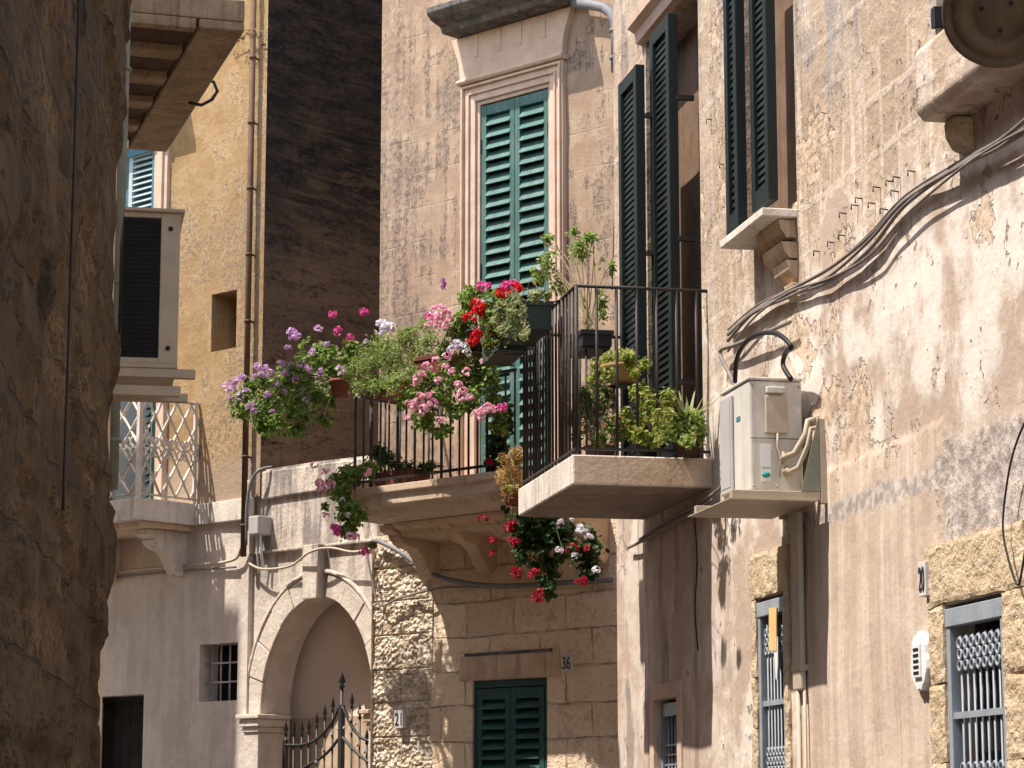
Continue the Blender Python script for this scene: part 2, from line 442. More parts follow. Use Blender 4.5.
M_GREEN = mat('teal_paint', lambda c: (lambda n, st, f: (c.mix(f.step(.55, .72) * .4, c.mix(st.step(.46, .62) * .5, c.mix(n.step(.35, .65), (.040, .105, .090), (.062, .150, .130)), (.13, .185, .165)), (.20, .235, .21)), f * .1))(c.noise(5, 6, .62), c.noise(1, 5, .62, sc=(14, 14, 2)), c.noise(42, 4, .65)), rough=.55, spec=.35, bump=.01)
M_DGREEN = mat('dark_green_paint', paint((.0045, .011, .0095), (.02, .024, .02), .3), rough=.55, spec=.35, bump=.01)
M_LGREEN = mat('old_green_paint', paint((.025, .075, .068), (.10, .12, .1), .4), rough=.6, bump=.01)
M_BLUE = mat('blue_paint', paint((.06, .19, .25), (.2, .25, .25), .3), rough=.6, bump=.01)
M_BLUEW = mat('pale_blue_slats', paint((.44, .52, .53), (.3, .3, .3), .2), rough=.6, bump=.01)
M_IRON = mat('brown_black_iron', paint((.030, .022, .019), (.10, .055, .035), .5), rough=.6, spec=.35, bump=.01)
M_GIRON = mat('wrought_iron', paint((.024, .024, .026), (.10, .10, .11), .5), rough=.5, spec=.45, bump=.012)
M_RUST = mat('rusty_white_iron', paint((.70, .62, .54), (.34, .19, .12), .7), rough=.7, bump=.012)
M_GREYP = mat('blue_grey_paint', paint((.30, .33, .37), (.2, .18, .18), .35), rough=.5, bump=.008)
M_BLACK = mat('dark_interior', lambda c: (.010, .010, .011), rough=.8)
M_GLASS = mat('dark_glass', lambda c: c.mix(c.noise(3, 3), (.012, .013, .015), (.03, .03, .032)), rough=.25, spec=.5)
M_RECESS = mat('recess_plaster', plain((.40, .30, .225), (.48, .365, .275)), bump=.015)
M_DOORW = mat('dark_old_wood', streaky((.012, .010, .009), (.024, .019, .016), (.006, .005, .005), .6))
M_REVEAL = mat('shadowed_brown_reveal', streaky((.15, .095, .062), (.21, .135, .09), (.08, .05, .033), .5), bump=.015)  # brown recess backing, with its shadow darkened into the colour
M_NICHE = mat('niche_plaster', plain((.74, .61, .52), (.80, .665, .57), 1.5, .15, 20), bump=.01)
M_ACW = mat('white_enamel', grimy((.60, .57, .51), (.36, .29, .21)), rough=.45, spec=.4, bump=.006)
M_ACG = mat('grey_enamel', paint((.43, .41, .40), (.3, .27, .24), .3, .9), rough=.5, spec=.4, bump=.006)
M_BEIGE = mat('beige_steel', paint((.42, .35, .26), (.22, .14, .09), .4, .85), rough=.55, bump=.008)
M_DUCT = mat('beige_duct', paint((.47, .39, .30), (.3, .22, .15), .3, .85), rough=.6, bump=.008)
M_PIPE = mat('grey_green_pipe', paint((.20, .21, .17), (.12, .09, .06), .4), rough=.6, bump=.01)
M_RPIPE = mat('rusty_pipe', paint((.12, .065, .04), (.05, .03, .02), .6), rough=.7, bump=.012)
M_GPIPE = mat('grey_pipe', paint((.20, .20, .21), (.12, .11, .1), .4), rough=.6, bump=.01)
M_CABLE = mat('grey_brown_cable', paint((.22, .19, .17), (.3, .25, .2), .4), rough=.7)
M_BCABLE = mat('black_cable', lambda c: (.018, .016, .017), rough=.5)
M_TERRA = mat('terracotta', paint((.23, .085, .055), (.33, .2, .14), .4), rough=.85, bump=.01)
M_RTUB = mat('dark_red_tub', paint((.16, .045, .035), (.2, .1, .08), .3), rough=.6, bump=.006)
M_GTUB = mat('dark_green_plastic', paint((.006, .020, .015), (.008, .02, .015), .0), rough=.45, spec=.4)
M_BTUB = mat('ochre_pot', paint((.36, .22, .10), (.2, .12, .06), .4), rough=.8, bump=.01)
M_SOIL = mat('potting_soil', plain((.03, .02, .014), (.06, .04, .028), 20), bump=.02)
M_TILE = mat('number_tile', paint((.60, .57, .56), (.4, .36, .33), .3, .9), rough=.5)
M_DIGIT = mat('dark_digit', lambda c: (.03, .025, .028), rough=.6)
M_RDIGIT = mat('maroon_digit', lambda c: (.07, .022, .022), rough=.6)
M_BROWN = mat('brown_carved_stone', streaky((.07, .046, .028), (.11, .075, .046), (.04, .026, .017), .5), bump=.015)
M_PAPER = mat('ochre_paper', plain((.62, .40, .16), (.72, .5, .22)), rough=.8)
M_PLAST = mat('white_plastic', paint((.72, .72, .72), (.5, .5, .5), .2, .9), rough=.5)
M_TEAL = mat('teal_sticker', lambda c: (.03, .25, .24), rough=.5)

# --- plants
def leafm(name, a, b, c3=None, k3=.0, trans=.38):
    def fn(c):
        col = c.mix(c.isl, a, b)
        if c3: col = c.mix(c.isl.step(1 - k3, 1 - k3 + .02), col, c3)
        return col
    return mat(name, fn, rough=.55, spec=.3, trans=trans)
M_LEAF = leafm('geranium_leaf', (.085, .165, .03), (.26, .38, .075), (.42, .38, .15), .08, trans=.45)
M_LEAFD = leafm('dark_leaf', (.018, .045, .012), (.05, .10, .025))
M_LEAFY = leafm('yellow_green_leaf', (.16, .22, .03), (.38, .42, .09), (.45, .33, .14), .08)
M_LEAFB = leafm('bushy_leaf', (.13, .21, .035), (.36, .46, .11), (.52, .50, .28), .1, trans=.42)
M_LEAFP = leafm('pale_leaf', (.14, .20, .07), (.38, .40, .20), (.50, .40, .22), .12)
M_LEAFO = leafm('orange_leaf', (.55, .27, .12), (.76, .48, .26), (.46, .52, .14), .35)
M_LEAFR = leafm('mixed_leaf', (.05, .10, .02), (.22, .30, .07), (.34, .15, .06), .2)
M_STEM = mat('plant_stem', plain((.14, .11, .055), (.24, .18, .1)), rough=.8)
M_DRY = mat('dry_stem', plain((.42, .34, .27), (.55, .46, .38)), rough=.8)
def petm(name, a, b): return mat(name, lambda c: c.mix(c.isl, a, b), rough=.6, trans=.3)
PET = {'lilac': petm('lilac_petal', (.58, .30, .60), (.82, .60, .80)), 'pink': petm('pink_petal', (.76, .32, .46), (.92, .64, .70)),
       'hot': petm('magenta_petal', (.62, .05, .25), (.80, .16, .42)), 'red': petm('red_petal', (.55, .008, .012), (.78, .03, .035)),
       'white': petm('white_petal', (.62, .56, .66), (.82, .80, .84)), 'crimson': petm('crimson_petal', (.36, .008, .03), (.55, .02, .06)),
       'violet': petm('violet_petal', (.40, .06, .38), (.58, .16, .52))}
def flower_mesh(kind, k):
    rnd = random.Random(hash((kind, k)) % 1000 if False else k * 31 + len(kind)); mb = MB()
    n = 15
    for i in range(n):
        u = rnd.uniform(-.35, 1); t = rnd.uniform(0, 6.283); s = math.sqrt(max(0, 1 - u*u))
        d = Vector((s * math.cos(t), s * math.sin(t), u)); ctr = d * rnd.uniform(.026, .042)
        a = d.orthogonal().normalized(); b = d.cross(a); r = rnd.uniform(.013, .019)
        vs = [ctr - d * .006]
        for q in range(10):
            an = q * .6283 + i; rr = r * (1.1 if q % 2 == 0 else .72)
            vs.append(ctr + (a * math.cos(an) + b * math.sin(an)) * rr + d * rnd.uniform(-.002, .004))
        mb.add(vs, [(0, 1 + q, 1 + (q + 1) % 10) for q in range(10)])
    me = bpy.data.meshes.new('flower_head'); me.from_pydata([tuple(p) for p in mb.v], [], mb.f); me.materials.append(PET[kind]); return me
FLW = {k: [flower_mesh(k, i) for i in range(3)] for k in PET}

LEAFS = {
 'round': ([(0,0,-.25)] + [(math.cos(i*math.pi/4 + .3) * (1 if i % 2 else .9), math.sin(i*math.pi/4 + .3) * (1 if i % 2 else .9), .05) for i in range(8)], [(0, 1+i, 1+(i+1) % 8) for i in range(8)]),
 'oval': ([(-1,0,0),(-.3,.42,.12),(.4,.38,.1),(1,0,-.1),(.4,-.38,.1),(-.3,-.42,.12),(0,0,-.06)], [(6,0,1),(6,1,2),(6,2,3),(6,3,4),(6,4,5),(6,5,0)]),
 'needle': ([(-1,0,0),(0,.2,.08),(1.1,0,0),(0,-.2,.08)], [(0,1,2),(0,2,3)]),
}
def leaves(mb, blobs, n, size, shape, rnd, up=.5, shell=.55):
    """scatter leaf faces through the blob volumes (centre, radii, weight)"""
    tot = sum(b[2] for b in blobs); vs0, fs0 = LEAFS[shape]; tips = []
    for c0, rad, w in blobs:
        for i in range(max(1, int(n * w / tot))):
            d = Vector((rnd.gauss(0, 1), rnd.gauss(0, 1), rnd.gauss(0, 1))).normalized()
            rr = rnd.random() ** shell * rnd.uniform(.7, 1.25)
            p = Vector((c0[0] + d.x*rad[0]*rr, c0[1] + d.y*rad[1]*rr, c0[2] + d.z*rad[2]*rr))
            if noise.noise(p * 9 + Vector((n, 0, 0))) < -.14: continue
            nn = (d * .7 + Vector((rnd.gauss(0, .55), rnd.gauss(0, .55), up + rnd.gauss(0, .5)))).normalized()
            a = nn.orthogonal().normalized(); a = Matrix.Rotation(rnd.uniform(0, 6.28), 3, nn) @ a; b = nn.cross(a)
            s = size * rnd.uniform(.6, 1.25)
            mb.add([p + (a*x + b*y + nn*z) * s for x, y, z in vs0], fs0)
            tips.append(p)
    return tips

PLANTS = []
def plant(name, label, cat, F, base, blobs, n, size, shape, leaf_mat, flowers=(), group='potted plants on the balconies', pot=None, stem_mat=None, up=.5, nst=24, shell=.55, fscale=1.0, stem_r=.0035, dens=1.9):
    """base: frame coordinates of the pot's foot; blobs: (px, py, rx, ry, q[, w]); flowers: (px, py, q, colour)"""
    rnd = random.Random(len(PLANTS) * 17 + 5); PLANTS.append(name)
    root = thing(name, label, cat, F, base, group); b0 = Vector(base); top = Vector((0, 0, .05))
    if pot:
        kind, r, h, pm = pot; mb = MB(); so = MB()
        if kind == 'round':
            mb.lathe([(r*.68, 0), (r*.95, h*.82), (r*1.08, h*.82), (r*1.1, h), (r*.95, h), (r*.9, h*.86)], 18); so.lathe([(r*.9, h*.84), (.001, h*.9)], 14, cap=False)
        elif kind == 'bowl':
            mb.lathe([(r*.45, 0), (r*.8, h*.3), (r, h*.85), (r*1.06, h), (r*.96, h), (r*.9, h*.86)], 20); so.lathe([(r*.9, h*.84), (.001, h*.9)], 14, cap=False)
        else:   # trough r = half length, h height; depth .2
            L, w = r, .095
            for (x0, x1, y0, y1) in ((-L, L, -w, -w+.008), (-L, L, w-.008, w), (-L, -L+.008, -w+.008, w-.008), (L-.008, L, -w+.008, w-.008)):
                mb.box(x0, x1, y0, y1, .004, h)
            mb.box(-L+.002, L-.002, -w+.002, w-.002, 0, .02)
            for (x0, x1, y0, y1) in ((-L-.012, L+.012, -w-.012, -w-.001), (-L-.012, L+.012, w+.001, w+.012), (-L-.012, -L-.001, -w-.001, w+.001), (L+.001, L+.012, -w-.001, w+.001)):
                mb.box(x0, x1, y0, y1, h-.025, h+.004)
            so.box(-L+.01, L-.01, -w+.01, w-.01, h-.06, h-.03)
        mb.build('pot', pm, root); so.build('soil', M_SOIL, root); top = Vector((0, 0, h * .9))
    bl = []
    for b in blobs:
        px, py, rx, ry, q = b[:5]; w = b[5] if len(b) > 5 else rx * ry
        s = pxsize(F, px, py, q); c0 = P(F, px, py, q) - b0
        bl.append((c0, (rx*s*1.05, min(rx, ry)*s*.9, ry*s*1.05), w))
    fscale *= .98; lm = MB(); tips = leaves(lm, bl, int(n * dens * 1.15), size, shape, rnd, up, shell); lm.build('foliage', leaf_mat, root)
    sm = MB()
    for i in range(min(nst, len(tips))):
        t = rnd.choice(tips); L = (t - top).length
        o = top + Vector((rnd.uniform(-.05, .05), rnd.uniform(-.04, .04), 0))
        if pot and pot[0] == 'trough': o.x += rnd.uniform(-.8, .8) * pot[1]
        m = (o + t) * .5 + Vector((rnd.uniform(-.1, .1)*L, rnd.uniform(-.1, .1)*L, .22*L))
        pth = [o*(1-k)**2 + m*2*k*(1-k) + t*k*k for k in [j/6 for j in range(7)]]
        sm.tube(pth, stem_r, 4, stem_r * .5)
    if sm.v: sm.build('stems', stem_mat or M_STEM, root)
    for i, f in enumerate(flowers):
        px, py, q, colr = f[:4]; sc = (f[4] if len(f) > 4 else 1.0) * fscale
        o = bpy.data.objects.new('flower_head', FLW[colr][i % 3]); COL.objects.link(o); o.parent = root
        o.location = P(F, px, py, q) - b0; o.rotation_euler = (rnd.uniform(-.9, .3), rnd.uniform(-.6, .6), rnd.uniform(0, 6.28)); o.scale = (sc,) * 3
    return root

# ------------------------------------------------------------------ shared building bits
def wall_sheet(x0, x1, z0, z1, holes, res=.12, amp=.008, seed=0, reveal=.22, fn=None):
    """a wall sheet at y=0 with real openings and their reveals; the sheet itself is slightly uneven"""
    xs = {x0, x1}; zs = {z0, z1}
    for h in holes: xs |= {h[0], h[1]}; zs |= {h[2], h[3]}
    def fill(s):
        s = sorted(s); o = []
        for a, b in zip(s, s[1:]):
            k = max(1, round((b - a) / res)); o += [a + (b - a) * i / k for i in range(k)]
        return o + [s[-1]]
    xs, zs = fill(xs), fill(zs); mb = MB(); idx = {}
    def onedge(x, z):
        if x in (x0, x1) or z in (z0, z1): return True
        return any(h[0] - 1e-6 <= x <= h[1] + 1e-6 and h[2] - 1e-6 <= z <= h[3] + 1e-6 for h in holes)
    vs = []; fs = []
    for i, x in enumerate(xs):
        for j, z in enumerate(zs):
            y = 0
            if not onedge(x, z): y = -amp * (noise.noise(Vector((x*1.1, z*1.1, seed))) + .6 * noise.noise(Vector((x*3.7, z*3.7, seed + 5))))
            idx[i, j] = len(vs); vs.append((x, y, z))
    for i in range(len(xs) - 1):
        for j in range(len(zs) - 1):
            cx, cz = (xs[i] + xs[i+1]) / 2, (zs[j] + zs[j+1]) / 2
            if any(h[0] < cx < h[1] and h[2] < cz < h[3] for h in holes): continue
            fs.append((idx[i, j], idx[i+1, j], idx[i+1, j+1], idx[i, j+1]))
    mb.add(vs, fs)
    for h in holes:
        a, b, c, d = h[:4]; r = h[4] if len(h) > 4 else reveal
        mb.quad((a,0,c),(a,r,c),(a,r,d),(a,0,d)); mb.quad((b,0,d),(b,r,d),(b,r,c),(b,0,c))
        mb.quad((a,0,d),(a,r,d),(b,r,d),(b,0,d)); mb.quad((b,0,c),(b,r,c),(a,r,c),(a,0,c))
    return mb

def shutter_leaf(x0, x1, z0, z1, y, slats, M=None, th=.035, st=.055, rails=(), tilt=38, sw=None, off=(0,0,0)):
    mb = MB(off); mb.box(x0, x0+st, y-th, y, z0, z1, M); mb.box(x1-st, x1, y-th, y, z0, z1, M)
    mb.box(x0+st, x1-st, y-th+.002, y-.002, z1-.09, z1-.001, M); mb.box(x0+st, x1-st, y-th+.002, y-.002, z0+.001, z0+.1, M)
    for r in rails: mb.box(x0+st, x1-st, y-th+.002, y-.002, r-.04, r+.04, M)
    a, b = z0 + .1, z1 - .09; pitch = (b - a) / slats; sw = sw or pitch * .82
    for i in range(slats):
        zc = a + pitch * (i + .5)
        T = Matrix.Translation((0, y - th*.5, zc)) @ Matrix.Rotation(R_(tilt), 4, 'X')
        mb.box(x0+st-.004, x1-st+.004, -sw*.5, sw*.5, -.005, .005, (M @ T) if M else T)
    return mb

def text_mesh(txt, size, depth=.002):
    cu = bpy.data.curves.new('digits', 'FONT'); cu.body = txt; cu.size = size; cu.extrude = depth; cu.align_x = 'CENTER'; cu.align_y = 'CENTER'
    o = bpy.data.objects.new('digits', cu); COL.objects.link(o)
    dg = bpy.context.evaluated_depsgraph_get(); me = bpy.data.meshes.new_from_object(o.evaluated_get(dg))
    COL.objects.unlink(o); bpy.data.objects.remove(o); return me
def plate(F, px, py, w, h, txt, label, dm, q=.03):
    c0 = P(F, px, py, q); root = thing('house_number_plate', label, 'house number', F, tuple(c0), 'house number tiles')
    mb = MB(); mb.box(-w/2, w/2, -.008, .04, -h/2, h/2); mb.build('tile', M_TILE, root, bevel=.003)
    me = text_mesh(txt, h * .8); me.materials.clear(); o = link_mesh('digits', me, dm, root)
    xs = [v.co.x for v in me.vertices]; ys = [v.co.y for v in me.vertices]
    o.rotation_euler = (R_(90), 0, 0); o.scale = (w * .78 / (max(xs) - min(xs)), h * .7 / (max(ys) - min(ys)), 1)
    o.location = (-(max(xs)+min(xs))/2 * o.scale[0], -.0105, -(max(ys)+min(ys))/2 * o.scale[1]); return root
def cable(name, label, F, pts, r, m, cat='cable', group=None, sag=True, n=6):
    """pts: (px, py, q)"""
    ps = [P(F, *p) for p in pts]; base = ps[0]
    out = []
    for i in range(len(ps) - 1):      # Catmull-Rom
        p0, p1, p2, p3 = ps[max(i-1, 0)], ps[i], ps[i+1], ps[min(i+2, len(ps)-1)]
        for k in range(6):
            t = k / 6; out.append(.5*((2*p1) + (p2-p0)*t + (2*p0-5*p1+4*p2-p3)*t*t + (3*p1-p0-3*p2+p3)*t**3) - base)
    out.append(ps[-1] - base); mb = MB(); mb.tube(out, r, n)
    o = mb.build(name, m); o.location = F.world(*base); o.rotation_euler = (0, 0, F.ang)
    return tag(o, label, cat, group)

# ================================================================== ground
mb = MB(); g = 90
mb.quad((-g, -g, 0), (g, -g, 0), (g, g, 0), (-g, g, 0))
M_GRD = mat('paving', lambda c: (c.mix(c.noise(1.2, 5).step(.35, .7), (.42, .37, .31), (.54, .48, .41)), c.noise(9, 5) * .3), bump=.02)
tag(mb.build('ground', M_GRD), kind='structure')

# ================================================================== right house
RH = thing('stone_house', 'weathered cream house with peeling plaster lining the right side of the alley', 'house', RW)
xf = P(RW, 617, 600).x; xn = 12.0; HT = 8.3
def span(F, a, b): p, q = P(F, *a), P(F, *b); return p, q
da, db = P(RW, 946, 610), P(RW, 1004, 592)          # near door
ea, eb = P(RW, 758, 602), P(RW, 785, 592)           # second door
wa, wb = P(RW, 656, 704), P(RW, 679, 697)           # far grated window
# concrete balcony geometry
cn = P(RW, 712, 487); cf = P(RW, 645, 520); CX0, CX1, CZ0 = cf.x, cn.x, (cn.z + cf.z) / 2
def solve_q(F, px, py, x):
    lo, hi = 0, 2
    for _ in range(40):
        m = (lo + hi) / 2
        if P(F, px, py, m).x < x: lo = m
        else: hi = m
    return lo
def q_at(F, x, px, py):
    """distance out from the wall of the point with wall coordinate x on a sight line"""
    best = min((abs(P(F, px, py, i * .005).x - x), i * .005) for i in range(400)); return best[1]
CQ = q_at(RW, CX1, 573, 478)
CZ1 = CZ0 + .175
fa, fb = P(RW, 646, 100), P(RW, 699, 100); ftop = P(RW, 678, 4).z       # balcony french door
ua, ub = P(RW, 742, 200), P(RW, 797, 200); usill = P(RW, 788, 208).z
ba, bb = P(RW, 937, 30), P(RW, 1040, 30); bsill = P(RW, 941, 64).z
doorA = (da.x, db.x, 0.0, db.z, .16); doorB = (ea.x, eb.x, 0.0, eb.z, .16); winC = (wa.x, wb.x, .9, wb.z, .12)
french = (fa.x, fb.x, CZ1 + .02, ftop, .25); upwin = (ua.x, ub.x, usill, usill + 1.9, .22); bluewin = (ba.x, bb.x, bsill, bsill + 1.7, .2)
holes = [doorA, doorB, winC, french, upwin, bluewin]
mb = wall_sheet(xf, xn, 0, HT, holes, .11, .014, 3)
mb.quad((xf,0,0),(xf,0,HT),(xf,6,HT),(xf,6,0)); mb.quad((xf,0,HT),(xn,0,HT),(xn,6,HT),(xf,6,HT)); mb.quad((xn,0,0),(xn,6,0),(xn,6,HT),(xn,0,HT)); mb.quad((xf,6,0),(xf,6,HT),(xn,6,HT),(xn,6,0))
mb.build('wall', M_RIGHT, RH)
# far pilaster strip, a little proud
xe = P(RW, 641, 640).x

# --- grated doors
def rough_block(x0, x1, z0, z1, y0=-.03, y1=.02, res=.02, amp=.009, seed=0):
    mb = MB(); nx = max(2, int((x1-x0)/res)); nz = max(2, int((z1-z0)/res)); vs = []; fs = []
    for i in range(nx+1):
        for j in range(nz+1):
            x = x0 + (x1-x0)*i/nx; z = z0 + (z1-z0)*j/nz; e = i in (0, nx) or j in (0, nz)
            a = noise.noise(Vector((x*14, z*14, seed))) + .5 * noise.noise(Vector((x*31, z*31, seed)))
            jx = (noise.noise(Vector((x*7, z*7, seed+3))) * .012) if e else 0; jz = (noise.noise(Vector((x*7, z*7, seed+9))) * .012) if e else 0
            vs.append((x + jx, y0 + (amp*.6 if e else 0) + a*amp, z + jz))
    def ix(i, j): return i*(nz+1)+j
    fs = [(ix(i,j), ix(i+1,j), ix(i+1,j+1), ix(i,j+1)) for i in range(nx) for j in range(nz)]
    ring = [ix(i,0) for i in range(nx+1)] + [ix(nx,j) for j in range(1,nz+1)] + [ix(i,nz) for i in range(nx-1,-1,-1)] + [ix(0,j) for j in range(nz-1,0,-1)]
    n = len(vs); vs += [(vs[k][0], y1, vs[k][2]) for k in ring]; L = len(ring)
    fs += [(ring[k], n+k, n+(k+1) % L, ring[(k+1) % L]) for k in range(L)]
    mb.add(vs, fs); return mb
def scroll(mb, x, z, r, y):
    mb.tube([(x + r*math.cos(t), y, z + r*math.sin(t)) for t in [i*math.pi/5 for i in range(11)]], .0075, 5, cap=False)
def grated_door(h, nb, zmid, zs, name='door'):
    x0, x1, z0, z1, rv = h; y = -.005
    d = MB(); d.box(x0+.002, x1-.002, rv-.03, rv-.002, z0+.003, z1-.002)
    door = d.build(name, M_GLASS, RH)
    f = MB(); w = .045
    f.box(x0+.004, x0+w, y, y+.05, z0+.01, z1-.1); f.box(x1-w, x1-.004, y, y+.05, z0+.01, z1-.1)
    f.box(x0+.004, x1-.004, y-.006, y+.056, z1-.1, z1-.02); f.build('door_frame', M_GREYP, door, bevel=.004)
    g_ = MB(); xs = [x0 + w + (x1-x0-2*w) * (i+1)/(nb+1) for i in range(nb)]
    for x in xs: g_.tube([(x, y+.025, z0+.1), (x, y+.025, z1-.14)], .0065, 6)
    for zz in zmid: g_.box(x0+w, x1-w, y+.008, y+.042, zz-.014, zz+.014)
    sp = xs[1] - xs[0]
    for zz in zs:
        for x in xs:
            for k in range(3): scroll(g_, x + (.5*sp if k % 2 else .45*sp) - .45*sp, zz - k*.048, min(.023, sp*.36), y+.018)
    g_.build('grille', M_GREYP, door)
    return door
zA = P(RW, 980, 713).z; grated_door(doorA, 7, [zA, .5], [P(RW, 975, 640).z, P(RW, 975, 768).z], 'door')
zB = P(RW, 770, 703).z; dB = grated_door(doorB, 6, [zB, .5], [P(RW, 770, 632).z, P(RW, 770, 752).z], 'door')
def surround(h, jl, jr, lt, seed, m=M_YST):
    x0, x1, z0, z1, rv = h; k = 0
    root = rough_block(x0 - jl, x1 + jr, z1 + .004, z1 + lt, -.022, .02, .02, .007, seed).build('door_surround', m, RH)
    z = z1
    rnd = random.Random(seed)
    while z > 0.05:
        hh = min(z, rnd.uniform(.26, .44))
        rough_block(x0 - jl + rnd.uniform(-.01, .02), x0 - .002, z-hh+.002, z-.002, -.02, .02, .02, .009, seed+k).build('jamb_stone', m, root)
        rough_block(x1 + .002, x1 + jr + rnd.uniform(-.02, .01), z-hh+.002, z-.002, -.02, .02, .02, .009, seed+50+k).build('jamb_stone', m, root)
        z -= hh; k += 1
surround(doorA, .19, .26, P(RW, 970, 536).z - doorA[3], 11)
surround(doorB, .10, .09, P(RW, 772, 550).z - doorB[3], 23)
# far window in flat plaster surround
d = MB(); x0, x1, z0, z1, rv = winC; d.box(x0+.002, x1-.002, rv-.03, rv-.002, z0+.002, z1-.002); wC = d.build('window', M_GLASS, RH)
d = MB(); d.box(x0+.004, x1-.004, .03, .07, z1-.1, z1-.02); d.box(x0+.004, x0+.04, .03, .07, z0+.01, z1-.1); d.box(x1-.04, x1-.004, .03, .07, z0+.01, z1-.1)
for i in range(5): d.tube([(x0+.04+(x1-x0-.08)*(i+1)/6, .05, z0+.02), (x0+.04+(x1-x0-.08)*(i+1)/6, .05, z1-.1)], .007, 5)
for zz in [z1-.28, z1-.34, z1-.40, z1-.46, z1-.8]: d.box(x0+.04, x1-.04, .042, .058, zz-.006, zz+.006)
d.build('grille', M_GREYP, wC)
d = MB(); d.box(x0-.1, x0-.002, -.02, .01, 0.02, z1+.1); d.box(x1+.002, x1+.1, -.02, .01, .02, z1+.1); d.box(x0-.002, x1+.002, -.022, .01, z1+.003, z1+.1); d.build('window_surround', M_TRIM, wC, bevel=.006)

# --- french door with dark green shutters on the concrete balcony
x0, x1, z0, z1, rv = french
d = MB(); d.box(x0+.002, x1-.002, rv-.03, rv-.002, z0+.002, z1-.002); fr = d.build('window', M_REVEAL, RH)
l2a, l2b = P(RW, 657, 60, .06), P(RW, 676, 60, .06)
shutter_leaf(l2a.x, l2b.x, z0+.03, P(RW, 670, 20, .06).z, -.05, 58, th=.06, st=.07, tilt=74, sw=.052).build('shutter', M_DGREEN, fr, bevel=.003)
l1a, l1b = P(RW, 625, 60, .16), P(RW, 643, 60, .16)
zt = P(RW, 640, 68, .16).z
shutter_leaf(l1a.x, l1b.x, z0+.03, zt, -.15, 58, th=.06, st=.07, tilt=74, sw=.052).build('shutter', M_DGREEN, fr, bevel=.003)
for zz in (z0+.5, z0+1.4, z0+2.3):
    d = MB(); d.box(l1b.x-.01, l1b.x+.03, -.15, .01, zz, zz+.03); d.build('hinge', M_IRON, fr)
    d = MB(); d.box(l2b.x-.01, l2b.x+.02, -.06, .05, zz, zz+.03); d.build('hinge', M_IRON, fr)
d = MB(); d.extr_x([(.0, z1+.01), (-.04, z1+.02), (-.05, z1+.09), (-.10, z1+.12), (-.11, z1+.2), (0, z1+.24)], x0-.1, x1+.06); d.build('lintel_hood', M_TRIM, fr)

# --- upper window with open shutters, sill and corbel
x0, x1, z0, z1, rv = upwin
d = MB(); d.box(x0+.002, x1-.002, rv-.03, rv-.002, z0+.002, z1-.002); uw = d.build('window', M_REVEAL, RH)
lb = P(RW, 774, 150, .1); la = P(RW, 757, 150, .1)
shutter_leaf(la.x, lb.x, z0+.02, z1-.02, -.08, 40, th=.055, st=.06, tilt=74, sw=.050).build('shutter', M_DGREEN, uw, bevel=.003)
la2, lb2 = P(RW, 731, 150, .15), P(RW, 743, 150, .15)
shutter_leaf(la2.x, lb2.x, P(RW, 740, 230, .15).z, z1-.02, -.13, 40, th=.055, st=.06, tilt=74, sw=.050).build('shutter', M_DGREEN, uw, bevel=.003)
sq = .2; s0, s1 = P(RW, 720, 254, sq), P(RW, 762, 210, sq); sz = (s0.z + s1.z)/2
d = MB(); d.box(s0.x, s1.x, -sq, .05, sz, sz+.045); d.build('sill', M_CONC, uw, bevel=.006)
d = MB(); ctr = (s0.x + s1.x)/2
for k, (w, hh, yy) in enumerate([(.40, .10, -.10), (.34, .09, -.085), (.24, .10, -.06), (.12, .10, -.035)]):
    zz = sz - .004 - sum([.12, .1, .12, .12][:k]); d.extr_x([(yy, zz), (yy+.012, zz-hh*.5), (yy+.045, zz-hh+.002), (.02, zz-hh+.002), (.02, zz)], s1.x - .05 - w, s1.x - .04 + .0)
d.build('corbel', M_CORB, uw, bevel=.012)
# --- blue shuttered window top right
x0, x1, z0, z1, rv = bluewin
d = MB(); d.box(x0+.002, x1-.002, .05, .08, z0+.002, z1-.002); bw = d.build('window', M_BLUE, RH)
d = MB(); d.box(x0-.02, x0+.03, -.02, .05, P(RW, 939, 26).z, P(RW, 939, 6).z); d.build('hinge', M_BCABLE, bw)
q_ = .2; e0 = P(RW, 916, 122, q_); d = MB(); zb_ = e0.z
d.extr_x([(0.02, bsill-.004), (-q_+.02, bsill-.004), (-q_, bsill-.03), (-q_, zb_+.04), (-q_+.03, zb_), (.02, zb_)], e0.x, bb.x + .2)
d.build('sill', M_RIGHT, bw, bevel=.012)
d = MB(); d.extr_x([(.02, zb_-.003), (-.09, zb_-.003), (-.085, zb_-.08), (-.05, zb_-.14), (.02, zb_-.16)], e0.x+.03, e0.x+.16); d.build('corbel', M_YST, bw, bevel=.02)

# --- concrete balcony with iron railing
d = MB(); d.box(CX0, CX1, -CQ, .01, CZ0, CZ1); bal = d.build('balcony', M_CONC, RH, bevel=.008)
d = MB(); d.box(CX0+.02, CX1-.02, -CQ+.02, 0, CZ0-.006, CZ0-.002); d.build('soffit', M_PEB, bal)
d = MB(); d.box(CX1+.001, CX1+.006, -CQ+.01, 0, CZ0+.008, CZ1-.008); d.build('shaded_end_face', M_SLAB, bal)  # thin tan sheet; the shade of the unlit slab end is in its colour
RT = P(RW, 574, 287, CQ-.03).z; yq = -CQ + .035; xr0, xr1 = CX0+.035, CX1-.035
d = MB(); d.tube([(xr1, .02, RT), (xr1, yq, RT)], .012, 6); d.tube([(xr1, yq, RT), (xr0, yq, RT)], .012, 6); d.tube([(xr0, yq, RT), (xr0, .02, RT)], .012, 6); d.build('top_rail', M_IRON, bal); d = MB()
